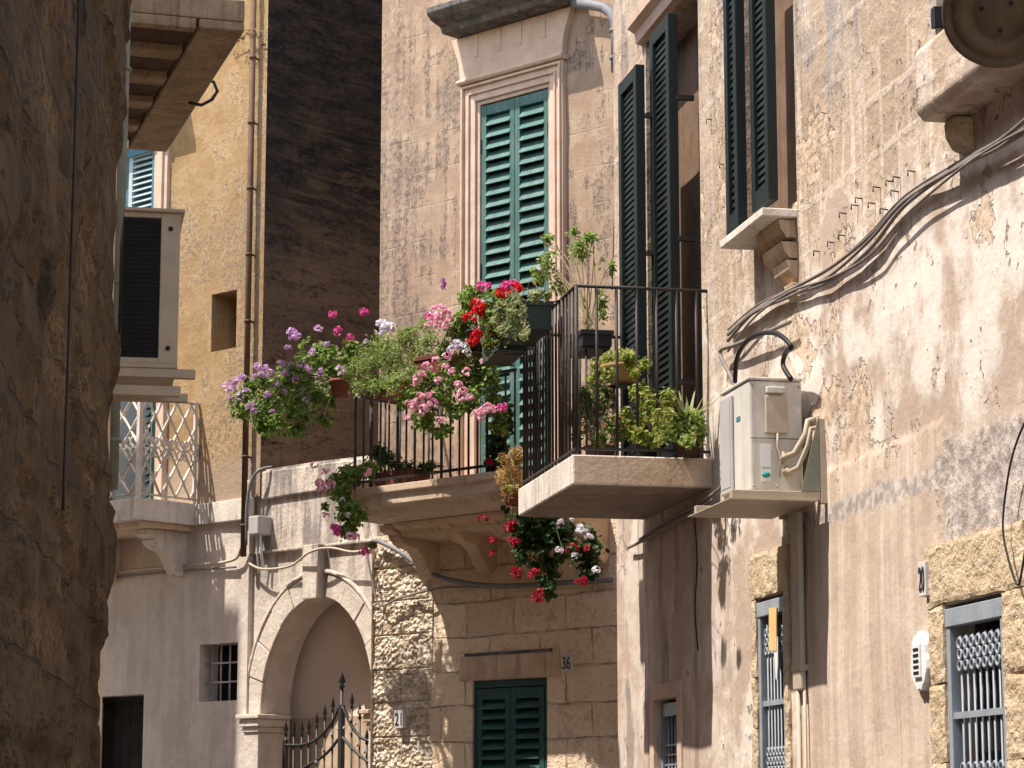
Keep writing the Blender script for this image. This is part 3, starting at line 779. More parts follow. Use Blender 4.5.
d.box(xr0, xr1, yq-.01, yq+.01, CZ1+.035, CZ1+.05); d.box(xr1-.01, xr1+.01, yq, 0, CZ1+.035, CZ1+.05); d.box(xr0-.01, xr0+.01, yq, 0, CZ1+.035, CZ1+.05)
d.build('bottom_rail', M_IRON, bal)
def bar(par, x, y, z0, z1, r, m=M_IRON):
    b = MB(); b.tube([(x, y, z0), (x, y, z1)], r, 6); return b.build('baluster', m, par)
nb = 16
for i in range(nb+1): bar(bal, xr0 + (xr1-xr0)*i/nb, yq, CZ1, RT, .009 if i % 4 else .013)
for i in range(1, 7): bar(bal, xr1, yq + (-yq)*i/6.6, CZ1, RT, .010)
for i in range(1, 7): bar(bal, xr0, yq + (-yq)*i/6.6, CZ1, RT, .010)

# --- vent, hooks, stay
v = P(RW, 920, 661, .022); vt = thing('wall_vent', 'oval white plaster vent with dark slots beside the right-hand grated door', 'vent', RW, tuple(v))
d = MB(); s = .16
vs = [(0, -.012, 0)] + [(.115*math.cos(i*math.pi/12)*(1 + .08*math.sin(i*5)), -.008, .15*math.sin(i*math.pi/12)*(1+.06*math.cos(i*3))) for i in range(24)]
vs = [(x*.85, y, z*.85) for x, y, z in vs]; d.add(vs + [(x*1.05, .04, z*1.05) for x, y, z in vs[1:]], [(0, 1+i, 1+(i+1) % 24) for i in range(24)] + [(1+i, 25+i, 25+(i+1) % 24, 1+(i+1) % 24) for i in range(24)]); d.build('plaster_patch', M_PLAST, vt)
d = MB(); d.box(-.04, .045, -.02, -.0, -.075, .075); gr = d.build('grid', M_PLAST, vt, bevel=.003)
d = MB()
for i in range(5): d.box(-.03, .035, -.0225, -.0203, -.06 + i*.026, -.047 + i*.026)
d.build('slots', M_BLACK, gr)
rnd = random.Random(3)
for px, py in [(845, 236), (858, 206), (875, 204), (893, 182), (887, 210), (900, 178), (834, 243), (846, 214), (862, 199), (880, 188), (898, 192), (915, 172), (820, 252), (725, 165), (712, 120)]:
    p = P(RW, px, py); d = MB(); L = .035
    d.tube([(0, .01, 0), (0, -L, .005), (0, -L, -.022)], .004, 5); o = d.build('wall_hook', M_IRON, RH); o.location = p

# ================================================================== central house
CH = thing('stone_house', 'sandy limestone house with a tall teal shuttered balcony door, centre of the photo', 'house', FW)
cx0 = P(FW, 380, 250).x; cx1 = 3.2; CHT = 11.2
SQ = 1.0
szt = P(FW, 372, 487, SQ).z; szb = P(FW, 372, 517, SQ).z
a0, b0 = P(FW, 481, 106), P(FW, 549, 87)
cdoor = (a0.x, b0.x, szt - .02, (a0.z+b0.z)/2, .1)
a1, b1 = P(FW, 472, 681), P(FW, 547, 677)
cwin = (a1.x, b1.x, .5, (a1.z+b1.z)/2, .12)
mb = wall_sheet(cx0, cx1, szb - .0, CHT, [cdoor], .12, .01, 9)
mb.quad((cx0,0,0),(cx0,6,0),(cx0,6,CHT),(cx0,0,CHT)); mb.quad((cx0,0,CHT),(cx0,6,CHT),(cx1,6,CHT),(cx1,0,CHT)); mb.quad((cx1,0,0),(cx1,0,CHT),(cx1,6,CHT),(cx1,6,0))
mb.build('wall', M_FAC, CH)
mb = wall_sheet(cx0, cx1, 0, szb, [cwin], .1, .02, 4); mb.build('lower_wall', M_ASH, CH)
# rough quoin, facing the sun
xq = P(FW, 432, 640).x; zq = P(FW, 390, 548).z; mb = MB(); nx, nz = 50, int(zq / .012); vs = []
for i in range(nx+1):
    for j in range(nz+1):
        x = cx0 + .003 + (xq - cx0)*i/nx; z = zq*j/nz; e = (i == 0) or (j in (0, nz))
        w = min(1, (nx - i)/9 + .0); p = Vector((x*31, z*27, 3))
        dd = noise.voronoi(p)[0][0]; a = .022*(1 - min(1, dd*1.3)) + .022*noise.noise(p*.3) + .012*noise.noise(p*1.3) - (.02 if (z % .285) < .014 else 0)
        vs.append((x, 0.0 - w*(.028 + a), z))
mb.add(vs, [(i*(nz+1)+j, (i+1)*(nz+1)+j, (i+1)*(nz+1)+j+1, i*(nz+1)+j+1) for i in range(nx) for j in range(nz)])
mb.quad((cx0, .05, 0), (cx0, -.06, 0), (cx0, -.06, zq), (cx0, .05, zq))
mb.build('rough_quoin', M_RUB, CH)

def double_shutters(par, h, y, slats, m, mid=None, tilt=56):
    x0, x1, z0, z1, rv = h; c0 = (x0 + x1)/2
    for a, b in ((x0+.006, c0-.003), (c0+.003, x1-.006)):
        shutter_leaf(a, b, z0+.012, z1-.008, y, slats, th=.045, st=.055, tilt=tilt, rails=mid or (), sw=(z1-z0)/slats*1.12).build('shutter', m, par, bevel=.003)
x0, x1, z0, z1, rv = cdoor
d = MB(); d.box(x0+.002, x1-.002, rv-.02, rv-.002, z0+.002, z1-.002); cw = d.build('window', M_LGREEN, CH)
double_shutters(cw, cdoor, .045, 31, M_GREEN, [z0 + .95])
for zz in (z1-.42, z1-1.5):
    d = MB(); d.box(x0-.002, x0+.012, -.01, .0, zz, zz+.12); d.build('hinge', M_IRON, cw)
    d = MB(); d.box(x1-.012, x1+.002, -.01, .0, zz, zz+.12); d.build('hinge', M_IRON, cw)
# moulded architrave
def arch_profile(par, h, steps, name='architrave', m=M_TRIM):
    d = MB(); x0, x1, z0, z1, rv = h; o0 = 0
    for wdt, pr in steps:
        o1 = o0 + wdt
        d.box(x0-o1, x0-o0-.0005, -pr, .01, z0, z1+o1); d.box(x1+o0+.0005, x1+o1, -pr, .01, z0, z1+o1); d.box(x0-o0-.0005, x1+o0+.0005, -pr, .01, z1+o0+.0005, z1+o1)
        o0 = o1
    return d.build(name, m, par, bevel=.006)
arch_profile(cw, cdoor, [(.035, .012), (.06, .035), (.018, .055), (.045, .04), (.02, .07), (.015, .05)])
ow = .193
zh = P(FW, 440, 34, .26).z
zf0 = z1 + ow
d = MB(); fx0, fx1 = x0 - .26, x1 + .26
# frieze widening upwards
d.prism([(x0-ow, zf0+.003), (x1+ow, zf0+.003), (x1+ow+.02, zf0+.2), (x1+.30, zh), (x0-.30, zh), (x0-ow-.02, zf0+.2)], -.06, .01)
d.build('frieze', M_TRIM, cw, bevel=.008)
d = MB(); d.extr_x([(.01, zf0+.002), (-.075, zf0+.002), (-.095, zf0+.02), (-.095, zf0+.035), (-.075, zf0+.05), (.01, zf0+.05)], x0-ow-.02, x1+ow+.02)
for xx in (x0-.0, (x0+x1)/2 - .12, (x0+x1)/2 + .12, x1): d.box(xx-.02, xx+.02, -.068, -.055, zf0+.22, zh-.02)
d.build('frieze_moulding', M_TRIM, cw, bevel=.004)
hx0 = P(FW, 426, 20, .43).x
d = MB(); d.extr_x([(.01, zh+.002), (-.24, zh+.002), (-.26, zh+.05), (-.38, zh+.09), (-.43, zh+.14), (-.43, zh+.19), (.01, zh+.27)], hx0, x1 + .36)
d.build('hood', M_HOOD, cw, bevel=.008)
# lower window
x0, x1, z0, z1, rv = cwin
d = MB(); d.box(x0+.002, x1-.002, rv-.02, rv-.002, z0+.002, z1-.002); lw = d.build('window', M_BLACK, CH)
d = MB(); d.box(x0+.003, x1-.003, .02, .07, z1-.06, z1-.003); d.box(x0+.003, x0+.04, .02, .07, z0, z1-.06); d.box(x1-.04, x1-.003, .02, .07, z0, z1-.06); d.build('frame', M_LGREEN, lw)
double_shutters(lw, (x0+.04, x1-.04, z0, z1-.06, rv), .06, 24, M_LGREEN, tilt=48)
d = MB(); zl = P(FW, 510, 652, .05).z; d.box(P(FW, 466, 655).x, P(FW, 553, 650).x, -.02, .01, zl-.01, zl+.012); d.build('ledge_shadow_joint', M_HOOD, lw)
d = MB(); d.box(x0-.13, x1+.15, -.015, .01, z1+.004, zl-.012); d.build('lintel', M_CORB, lw, bevel=.006)

# balcony on moulded corbels
sx0 = P(FW, 346, 490, SQ).x; sx1 = cdoor[1] + .55
dh = szt - szb
d = MB(); d.extr_x([(.01, szt), (-SQ, szt), (-SQ, szt-.055), (-SQ+.03, szt-.07), (-SQ+.03, szt-.15), (-SQ+.08, szt-.17), (-SQ+.1, szt-.215), (-SQ+.16, szb), (.01, szb)], sx0, sx1)
cb = d.build('balcony', M_SLAB, CH, bevel=.005)
def corbel(par, x, w, z1, q, h, m=M_CORB):
    prof = [(.01, z1), (-q, z1), (-q, z1-.05), (-q+.06, z1-.075), (-q+.10, z1-.05*h-.06)]
    for i in range(9):
        t = i/8; prof.append((-q*.82 + q*.74*t, z1 - .10 - h*(t**1.3)*.85 - .03*math.sin(t*9)))
    prof.append((.01, z1 - h))
    dd = MB(); dd.extr_x(prof, x - w/2, x + w/2); dd.build('corbel', m, par, bevel=.008)
for px in (392, 448, 492, 560):
    p = P(FW, px, 520, .5); corbel(cb, p.x, .14, szb - .002, SQ - .42, .36)
d = MB(); d.extr_x([(.005, szb-.003), (-.62, szb-.003), (-.60, szb-.04), (-.52, szb-.06), (-.50, szb-.10), (-.18, szb-.12), (.005, szb-.14)], sx0 + .14, sx1 - .1); d.build('bed_moulding', M_CORB, cb, bevel=.01)
RZ = P(FW, 358, 396, SQ - .05).z; ry = -SQ + .05; rx0, rx1 = sx0 + .05, sx1 - .05
d = MB(); d.box(rx0-.01, rx1+.01, ry-.012, ry+.012, RZ-.012, RZ+.012); d.box(rx0-.012, rx0+.012, ry+.012, 0, RZ-.012, RZ+.012); d.build('top_rail', M_IRON, cb); d = MB(); d.box(rx0, rx1, ry-.01, ry+.01, szt+.05, szt+.07); d.build('bottom_rail', M_IRON, cb)
n_ = int((rx1 - rx0)/.095)
for i in range(n_+1): bar(cb, rx0 + (rx1-rx0)*i/n_, ry, szt-.01, RZ, .0085 if i % 5 else .012)
for i in range(1, 6): bar(cb, rx0, ry + (-ry)*i/5.6, szt-.01, RZ, .0085)

# ================================================================== gateway
gx0 = P(FW, 246, 600).x; gx1 = cx0 - .004
GW = thing('gateway', 'arched stone gateway wall between the whitewashed house and the rough corner stones', 'gateway', FW)
gzl, gzr = P(FW, 262, 469).z, P(FW, 352, 457).z
ax0, ax1 = P(FW, 259, 700).x, P(FW, 372, 700).x; az = P(FW, 315, 712).z; atop = P(FW, 313, 597).z
acx = (ax0+ax1)/2; arx = (ax1-ax0)/2; arz = atop - az
arc = [(acx + arx*math.cos(t), az + arz*math.sin(t)) for t in [math.pi*(1 - i/28) for i in range(29)]]
top = [(gx1, gzr), ((gx0+gx1)/2, (gzl+gzr)/2 + .012), (gx0 + .14, gzl), (gx0+.05, gzl-.03), (gx0, gzl-.22)]
gy = .05     # face a little behind the house fronts
mb = MB(); n = len(arc)
mb.prism([(gx0, 0)] + [(ax0, 0)] + arc + [(ax1, 0), (gx1, 0)] + top, gy, gy + .32)
mb.build('wall', M_GATE, GW, tri=True)
# raised coping panel on the upper half
zc = P(FW, 300, 492, 0).z
mb = MB(); mb.prism([(gx0+.16, zc-.02), (gx1-.002, zc+.01), (gx1-.002, gzr-.02), (gx0+.16, gzl-.02)], gy-.035, gy-.002); mb.build('coping', M_GATE, GW, bevel=.012)
# voussoirs and keystone
for i in range(11):
    if i == 5: continue
    t0, t1 = math.pi*(1 - i/11), math.pi*(1 - (i+1)/11); poly = []
    k = [(t0 + (t1-t0)*j/3 - .004*(1 if j == 0 else (-1 if j == 3 else 0))) for j in range(4)]
    inn = [(acx + (arx+.004)*math.cos(t), az + (arz+.004)*math.sin(t)) for t in k]; out = [(acx + (arx+.19)*math.cos(t), az + (arz+.20)*math.sin(t)) for t in reversed(k)]
    mb = MB(); mb.prism(inn + out, gy-.03 - (.008 if i % 2 else 0), gy-.001); mb.build('voussoir', M_GATE, GW, bevel=.006)
mb = MB(); k0, k1 = P(FW, 306, 600).x, P(FW, 321, 600).x; kz = P(FW, 313, 545).z
mb.prism([(k0+.01, atop-.02), (k1-.01, atop-.02), (k1+.01, kz), (k0-.01, kz)], gy-.10, gy-.001); mb.build('keystone', M_GATE, GW, bevel=.008)
mb = MB(); pts = [(acx + (arx+.215)*math.cos(t), gy-.02, az + (arz+.225)*math.sin(t)) for t in [math.pi*i/30 for i in range(31)]]
mb.tube(pts, .024, 6); mb.build('hood_moulding', M_GATE, GW)
mb = MB(); zs_ = P(FW, 300, 548).z; mb.box(gx0+.02, k0-.02, gy-.05, gy-.001, zs_-.012, zs_+.012); mb.box(k1+.02, gx1-.01, gy-.05, gy-.001, zs_-.012, zs_+.012); mb.build('string_course', M_GATE, GW, bevel=.006)
# piers with moulded imposts, standing proud
for (xa, xb) in ((ax0-.17, ax0+.02), (ax1-.02, gx1-.005)):
    mb = MB(); mb.box(xa, xb, gy-.07, gy+.25, 0, az-.16); pr = mb.build('pier', M_GATE, GW, bevel=.008)
    mb = MB()
    L = -.05 if xa < acx else -.0; Rr = .05 if xa < acx else .0
    for (zz0, zz1, ex) in ((az-.158, az-.11, .015), (az-.108, az-.04, .035), (az-.038, az+.0, .06)):
        mb.box(xa - ex, xb + (ex if xa < acx else .0), gy-.07-ex, gy+.27, zz0, zz1)
    mb.build('impost', M_CORB if xa > acx else M_GATE, pr, bevel=.008)
# niche behind the arch
mb = MB(); mb.box(gx0, gx1-.01, gy+.42, gy+.8, az-.02, atop+.6); nb_ = mb.build('rear_wall', M_NICHE, GW)
mb = MB(); mb.box(gx0, gx1-.01, gy+.395, gy+.8, 0, az-.022); mb.build('dado', M_CORB, GW)
mb = MB(); mb.quad((gx0, gy+.32, 0), (gx0, gy+.42, 0), (gx0, gy+.42, atop+.6), (gx0, gy+.32, atop+.6)); mb.quad((gx1-.01, gy+.32, 0), (gx1-.01, gy+.42, 0), (gx1-.01, gy+.42, atop+.6), (gx1-.01, gy+.32, atop+.6)); mb.quad((gx0, gy+.32, atop+.6), (gx1-.01, gy+.32, atop+.6), (gx1-.01, gy+.42, atop+.6), (gx0, gy+.42, atop+.6))
mb.build('passage', M_NICHE, GW)

# --- wrought iron gate
gq = -(gy + .12)
def GP(px, py): v = P(FW, px, py, gq); return v.x, v.z
IG = thing('iron_gate', 'black wrought iron gate with spear points in the stone archway', 'gate', FW, (acx, -gq, 0))
def spear(px, ptop, r=.009, name='spear'):
    x, z = GP(px, ptop); x -= acx; d = MB()
    d.tube([(x, 0, .05), (x, 0, z-.14)], r, 6)
    d.lathe([(r, 0), (r*2.1, .012), (r*.9, .03), (r*2.4, .055), (.001, .14)], 8, Matrix.Translation((x, 0, z-.14)), cap=False)
    return d.build(name, M_GIRON, IG)
for px, pt in [(286, 720), (294, 720), (302, 720), (309, 718), (317, 712), (325, 704), (333, 696), (352, 692), (360, 703), (367, 728)]: spear(px, pt)
spear(342, 672, .014)
d = MB()
def grail(pts, r=.014):
    pp = [GP(*p) for p in pts]; out = []
    for i in range(len(pp)-1):
        p0, p1, p2, p3 = pp[max(i-1,0)], pp[i], pp[i+1], pp[min(i+2,len(pp)-1)]
        for k in range(5):
            t = k/5; out.append(tuple(.5*((2*p1[j]) + (p2[j]-p0[j])*t + (2*p0[j]-5*p1[j]+4*p2[j]-p3[j])*t*t + (3*p1[j]-p0[j]-3*p2[j]+p3[j])*t**3) for j in (0, 1)))
    out.append(pp[-1]); d = MB(); d.tube([(x - acx, -.012, z) for x, z in out], r, 6); d.build('rail', M_GIRON, IG)
grail([(285, 745), (303, 745), (318, 739), (332, 724), (341, 706)]); grail([(343, 706), (354, 728), (363, 738), (371, 741)])
grail([(290, 775), (310, 765), (328, 753), (341, 737)]); grail([(343, 737), (355, 750), (364, 758), (371, 763)])
d = MB(); x, z = GP(286, 740); d.box(x-acx-.022, x-acx+.012, -.02, .02, 0, z); d.build('stile', M_GIRON, IG); d = MB(); x, z = GP(342, 705); d.box(x-acx-.02, x-acx+.02, -.026, .02, 0, z); d.build('stile', M_GIRON, IG)
d = MB()
for px, py in [(325, 750), (333, 735), (352, 733), (352, 720), (346, 728), (359, 745), (366, 752), (318, 762), (340, 729), (357, 724)]:
    x, z = GP(px, py); d = MB(); d.lathe([(.001, -.018), (.016, 0), (.001, .018)], 6, Matrix.Translation((x-acx, -.02, z)), cap=False); d.build('rosette', M_ACG, IG)

# ================================================================== yellow house
YH = thing('stone_house', 'ochre plastered house with white iron balcony and whitewashed ground floor, left background', 'house', FW)
yx1 = P(FW, 264, 250).x; yx0 = -9.5; YHT = 12.4; zs = P(FW, 230, 500).z
ylow = gx0 + .03
w0, w1 = P(FW, 212, 293), P(FW, 237, 291); w2 = P(FW, 212, 352)
ywin = (w0.x, w1.x, w2.z, (w0.z+w1.z)/2, .55)
s0, s1 = P(FW, 128, 147), P(FW, 157, 143); ysh = (s0.x - .35, s1.x, s1.z - 1.75, (s0.z+s1.z)/2, .1)
YQ = .72
g0, g1 = P(FW, 120, 390), P(FW, 190, 390)
yd1 = P(FW, 157, 440).x
ydoor = (yd1 - .9, yd1, zs + .01, zs + 2.1, .12)
r0, r1 = P(FW, 200, 645), P(FW, 238, 642); r2 = P(FW, 200, 702); ybar = (r0.x, r1.x, r2.z, (r0.z+r1.z)/2, .25)
k0_, k1_ = P(FW, 98, 697), P(FW, 144, 694); ylowd = (k0_.x - .2, k1_.x, 0.0, k1_.z, .25)
mb = wall_sheet(yx0, yx1, zs, YHT, [ywin, ysh, ydoor], .12, .012, 21)
mb.build('wall', M_YEL, YH)
mb = wall_sheet(yx0, ylow, 0, zs, [ybar, ylowd], .12, .012, 23); mb.quad((ylow,0,0),(ylow,.4,0),(ylow,.4,zs),(ylow,0,zs)); mb.build('lower_wall', M_YEL, YH)
# dark flank between the two houses; its shade is put into the stone colour
mb = MB(); nn = 14
mb.quad((yx1, 0, zs-2), (yx1, 7, zs-2), (yx1, 7, YHT), (yx1, 0, YHT)); mb.quad((ylow, .42, 0), (ylow, 7, 0), (ylow, 7, zs), (ylow, .42, zs))
mb.quad((yx0, 0, YHT), (yx1, 0, YHT), (yx1, 7, YHT), (yx0, 7, YHT)); mb.quad((yx0, 0, 0), (yx0, 0, YHT), (yx0, 7, YHT), (yx0, 7, 0))
def flank(c): return dark_side(c)
# flank uses y as its run, so give it an object of its own turned by 90 degrees
fz = gzl - .25
fo = MB(); fo.quad((0, 0, fz), (7, 0, fz), (7, 0, YHT), (0, 0, YHT))
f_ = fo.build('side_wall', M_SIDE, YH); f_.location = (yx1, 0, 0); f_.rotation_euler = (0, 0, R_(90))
mb2 = MB(); mb2.quad((yx0, 0, YHT), (yx1, 0, YHT), (yx1, 7, YHT), (yx0, 7, YHT)); mb2.build('roof', M_SOFFIT, YH)
# openings
x0, x1, z0, z1, rv = ywin; d = MB(); d.box(x0+.002, x1-.002, rv-.03, rv-.002, z0+.002, z1-.002); yw = d.build('window', M_SOFDARK, YH)
d = MB(); d.box(x0+.12, x0+.15, .3, .36, z0+.01, z1-.01); d.build('post', M_SOFDARK, yw)
x0, x1, z0, z1, rv = ysh; d = MB(); d.box(x0+.002, x1-.002, rv-.02, rv-.002, z0+.002, z1-.002); ys = d.build('window', M_BLUE, YH)
shutter_leaf(x0+.36, x1-.004, z0+.02, z1-.01, .05, 26, tilt=42, sw=.055).build('shutter', M_BLUEW, ys)
d = MB(); d.box(x1-.05, x1-.006, -.012, .006, z0+.02, z1-.01); d.box(x0+.36, x1-.05, -.012, .006, z1-.09, z1-.01); d.build('shutter_frame', M_BLUE, ys)
d = MB(); d.box(x1+.003, x1+.08, -.03, .01, z0, z1+.1); d.box(x1+.08, x1+.16, -.06, .01, z0, z1+.1); d.box(x1+.16, x1+.21, -.035, .01, z0, z1+.1); d.box(x0, x1+.003, -.03, .01, z1+.003, z1+.1); d.build('architrave', M_TRIM, ys, bevel=.008)
d = MB(); d.box(x1+.01, x1+.21, -.12, .01, z1-.02, z1+.12)
d.extr_x([(.01, z1+.3), (-.28, z1+.36), (-.3, z1+.42), (-.3, z1+.47), (.01, z1+.52)], x0-.2, x1+.42); d.build('hood', M_TRIM, ys, bevel=.006)
x0, x1, z0, z1, rv = ydoor; d = MB(); d.box(x0+.002, x1-.002, rv-.02, rv-.002, z0+.002, z1-.002); yd = d.build('balcony_door', M_GLASS, YH)
Mh = Matrix.Translation((x1, -.02, 0)) @ Matrix.Rotation(R_(-28), 4, 'Z') @ Matrix.Translation((-.42, 0, 0))
shutter_leaf(0, .42, z0+.02, z1-.02, 0, 26, Mh, tilt=40).build('shutter', M_GREEN, yd)
d = MB(); d.box(x1+.005, x1+.08, -.03, .01, z0, z1+.1); d.box(x1+.0805, x1+.15, -.055, .01, z0, z1+.1); d.box(x0-.1, x1+.004, -.03, .01, z1+.003, z1+.1); d.build('architrave', M_TRIM, yd, bevel=.006)
x0, x1, z0, z1, rv = ybar; d = MB(); d.box(x0+.002, x1-.002, rv-.03, rv-.002, z0+.002, z1-.002); yb = d.build('window', M_BLACK, YH)
d = MB()
for i in range(4): d.tube([(x0+(x1-x0)*(i+.7)/4.3, .08, z0), (x0+(x1-x0)*(i+.7)/4.3, .08, z1)], .009, 6)
for i in (1, 2): d.tube([(x0, .07, z0+(z1-z0)*i/3), (x1, .07, z0+(z1-z0)*i/3)], .009, 6)
d.build('grille', M_ACG, yb)
x0, x1, z0, z1, rv = ylowd; d = MB(); d.box(x0+.002, x1-.002, rv-.03, rv-.002, z0+.002, z1-.002); dr_ = d.build('door', M_BLACK, YH); d = MB()
for i in range(6): d.box(x0+.04+(x1-x0-.08)*i/6+.004, x0+.04+(x1-x0-.08)*(i+1)/6-.004, rv-.045, rv-.031, z0+.01, z1-.05)
d.box(x0+.004, x1-.004, rv-.08, rv-.031, z1-.05, z1-.006); d.build('boards', M_DOORW, dr_)
# white iron balcony
bx1 = None
corner = P(FW, 137, 512, YQ)
bxr = corner.x; bx0 = bxr - 2.6; bzt = P(FW, 137, 497, YQ).z; bzb = P(FW, 137, 519, YQ).z
d = MB(); d.box(bx0, bxr, -YQ, .01, bzb, bzt); yb_ = d.build('balcony', M_CONC, YH, bevel=.006)
d = MB(); d.box(bx0 + .05, bxr - .06, -YQ+.08, .005, bzb-.05, bzb-.003); d.build('bed_moulding', M_SLAB, yb_)
d = MB(); d.box(bxr+.003, ylow+.05, -.05, .01, bzb+.0, bzt-.01); d.build('string_course', M_CONC, YH, bevel=.006)
for k in range(3): corbel(yb_, bxr - .25 - k*1.0, .18, bzb-.052, YQ-.24, .34, M_CONC)
rtz = P(FW, 137, 396, YQ-.03).z; fy = -YQ + .03; fx = bxr - .03
d = MB(); 
for zz, rr, nm in ((rtz, .016, 'top_rail'), (bzt + .04, .011, 'bottom_rail')):
    d = MB()
    for (p, q) in (((bx0, fy), (fx, fy)), ((fx, fy), (fx, 0))): d.tube([(p[0], p[1], zz), (q[0], q[1], zz)], rr, 6)
    d.build(nm, M_RUST, yb_)
d = MB(); d.box(fx-.02, fx+.02, fy-.02, fy+.02, bzt, rtz+.02); d.build('post', M_RUST, yb_); d = MB(); d.box(fx-.014, fx+.014, -.05, -.022, bzt, rtz+.02); d.build('post', M_RUST, yb_)
def lattice(mb, A, B, z0, z1, cols, rows, rr=.0085):
    A = Vector((A[0], A[1], 0)); B = Vector((B[0], B[1], 0)); D = B - A; h = (z1-z0)/rows
    for i in range(cols):
        for j in range(rows):
            c0 = A + D*((i+.5)/cols); hw = D/(2*cols)
            zc = z0 + h*(j+.5)
            L, Rp, T, Bo = c0 - hw, c0 + hw, zc + h/2, zc - h/2
            mb.tube([L+Vector((0,0,zc)), c0+Vector((0,0,T)), Rp+Vector((0,0,zc)), c0+Vector((0,0,Bo)), L+Vector((0,0,zc))], rr, 5, cap=False)
    for i in range(cols):      # scroll band in the middle
        c0 = A + D*((i+.5)/cols); dn = D.normalized(); r = .045
        for sx in (-1, 1):
            for sz in (-1, 1):
                cc = c0 + dn*sx*r*1.05 + Vector((0, 0, (z0+z1)/2 + sz*r*1.05))
                mb.tube([cc + dn*r*math.cos(t) + Vector((0, 0, r*math.sin(t))) for t in [k*math.pi/5 for k in range(11)]], .0095, 4, cap=False)
d = MB(); lattice(d, (fx - .75*3, fy), (fx, fy), bzt+.04, rtz-.02, 9, 3, .016); d.build('lattice_panel', M_RUST, yb_)
d = MB(); lattice(d, (fx, fy), (fx, 0), bzt+.04, rtz-.02, 4, 3, .016); d.build('lattice_panel', M_RUST, yb_)

# ================================================================== left houses
NH = thing('stone_house', 'grimy dark stone house in shade filling the left edge of the photo', 'house')
HN = 7.3
A = LW.world(-12, 0, 0); B = LW.world(0, 0, 0); Cc = MW.world(2.5, 0, 0)
fo = wall_sheet(-9, -.0, 0, HN, [], .045, .012, 31)
def ss(a, b, t): t = max(0, min(1, (t - a)/(b - a))); return t*t*(3 - 2*t)
for v_ in fo.v:
    f_ = noise.fractal(Vector((v_.x * .55, v_.z * 1.25, 4)), 1.0, 2.1, 5)
    k_ = noise.fractal(Vector((v_.x * 1.1, v_.z * 2.6, 14)), 1.0, 2.1, 4)
    j_ = abs((v_.z + .03 * noise.noise(Vector((v_.x, v_.z, 7)))) % .36 - .18)
    cx_ = v_.x * .55 + .25 * (int(v_.z / .36) % 2) * 1.0; jx_ = abs(cx_ % .5 - .25)
    d_ = .030 * ss(-.02, .10, f_) + .016 * ss(.05, .16, k_) - .02 * ss(.166, .178, j_) * ss(-.1, .15, k_ + .1) - .016 * ss(.236, .247, jx_) * ss(-.1, .2, k_)
    if -8.9 < v_.x < -.02: v_.y -= d_ * min(1, -v_.x / .12)
for v_ in fo.v:
    w_ = max(0, 1 + v_.x / .5)
    if w_ > 0 and 0 < v_.z < HN: v_.y += w_ * (.018 * noise.noise(Vector((3, 1, v_.z * 1.3))) + .016 * noise.noise(Vector((8, 2, v_.z * 5))) + .008 * noise.noise(Vector((8, 5, v_.z * 17))) + .02 * max(0, 3.1 - v_.z))
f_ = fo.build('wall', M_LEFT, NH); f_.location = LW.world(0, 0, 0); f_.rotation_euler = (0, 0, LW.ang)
fo = wall_sheet(0, 2.54, 0, HN, [], .2, .01, 33); f_ = fo.build('wall', M_LHOUSE, NH); f_.location = MW.world(0, 0, 0); f_.rotation_euler = (0, 0, MW.ang)
d = MB(); d.add([(A.x, A.y, HN), (B.x, B.y, HN), (Cc.x, Cc.y, HN), (-8, 13.5, HN), (-8, A.y, HN)], [(0, 1, 2, 3, 4)]); d.build('roof', M_SOFFIT, NH)
d = MB(); d.quad((Cc.x, Cc.y, 0), (-8, 13.5, 0), (-8, 13.5, HN), (Cc.x, Cc.y, HN)); d.build('end_wall', M_LHOUSE, NH); d = MB(); d.quad((A.x, A.y, 0), (A.x, A.y, HN), (-8, A.y, HN), (-8, A.y, 0)); d.build('end_wall', M_LHOUSE, NH)
# bits of render, a batten and a stepped stone at the corner
d = MB(); xx = P(LW, 52, 300).x
d.tube([(xx + .012*math.sin(z*2.3), -.055, z) for z in [P(LW, 52, 520).z + i*.12 for i in range(34)]], .0045, 5); d = d.build('cable', M_BCABLE); d.location = LW.world(0, 0, 0); d.rotation_euler = (0, 0, LW.ang)
tag(d, 'thin black cable running straight down the grimy dark wall on the left', 'cable')
BH = thing('stone_house', 'shaded brown house with ribbed overhanging balcony, upper left behind the grimy wall', 'house', HW)
HB = 7.8; hx1 = 7.0
mb = wall_sheet(0, hx1, 0, HB, [], .5, .01, 41); mb.build('wall', M_LHOUSE, BH)
d = MB(); e = HW.local(Vector((-6.6, 22.5, 0))); e2 = HW.local(Vector((-11, 22.5, 0))); e3 = HW.local(Vector((-11, 13.5, 0))); m1 = HW.local(Vector((-6.2, 20.3, 0)))
ring = [(hx1, 0), (m1.x, m1.y), (e.x, e.y), (e2.x, e2.y), (e3.x, e3.y), (0, 0)]
for p, q in zip(ring, ring[1:]): d.quad((p[0], p[1], 0), (q[0], q[1], 0), (q[0], q[1], HB), (p[0], p[1], HB))
d.add([(p[0], p[1], HB) for p in ring], [tuple(range(6))]); d.build('side_wall', M_LHOUSE, BH)
d = MB()     # taller wing added out of view to shade the whitewashed wall, roof sloping
pts = [Vector((-7.2, 21.1, 0)), Vector((-7.2, 23.3, 0)), Vector((-11, 23.3, 0)), Vector((-11, 21.1, 0))]; pl = [HW.local(p) for p in pts]; hs = [12.4, 9.4, 9.4, 12.4]
d.add([tuple(p) for p in pl] + [(p.x, p.y, h) for p, h in zip(pl, hs)], [(0,1,2,3), (4,5,6,7), (0,1,5,4), (1,2,6,5), (2,3,7,6), (3,0,4,7)]); d.build('shade_wing', M_LHOUSE, BH)
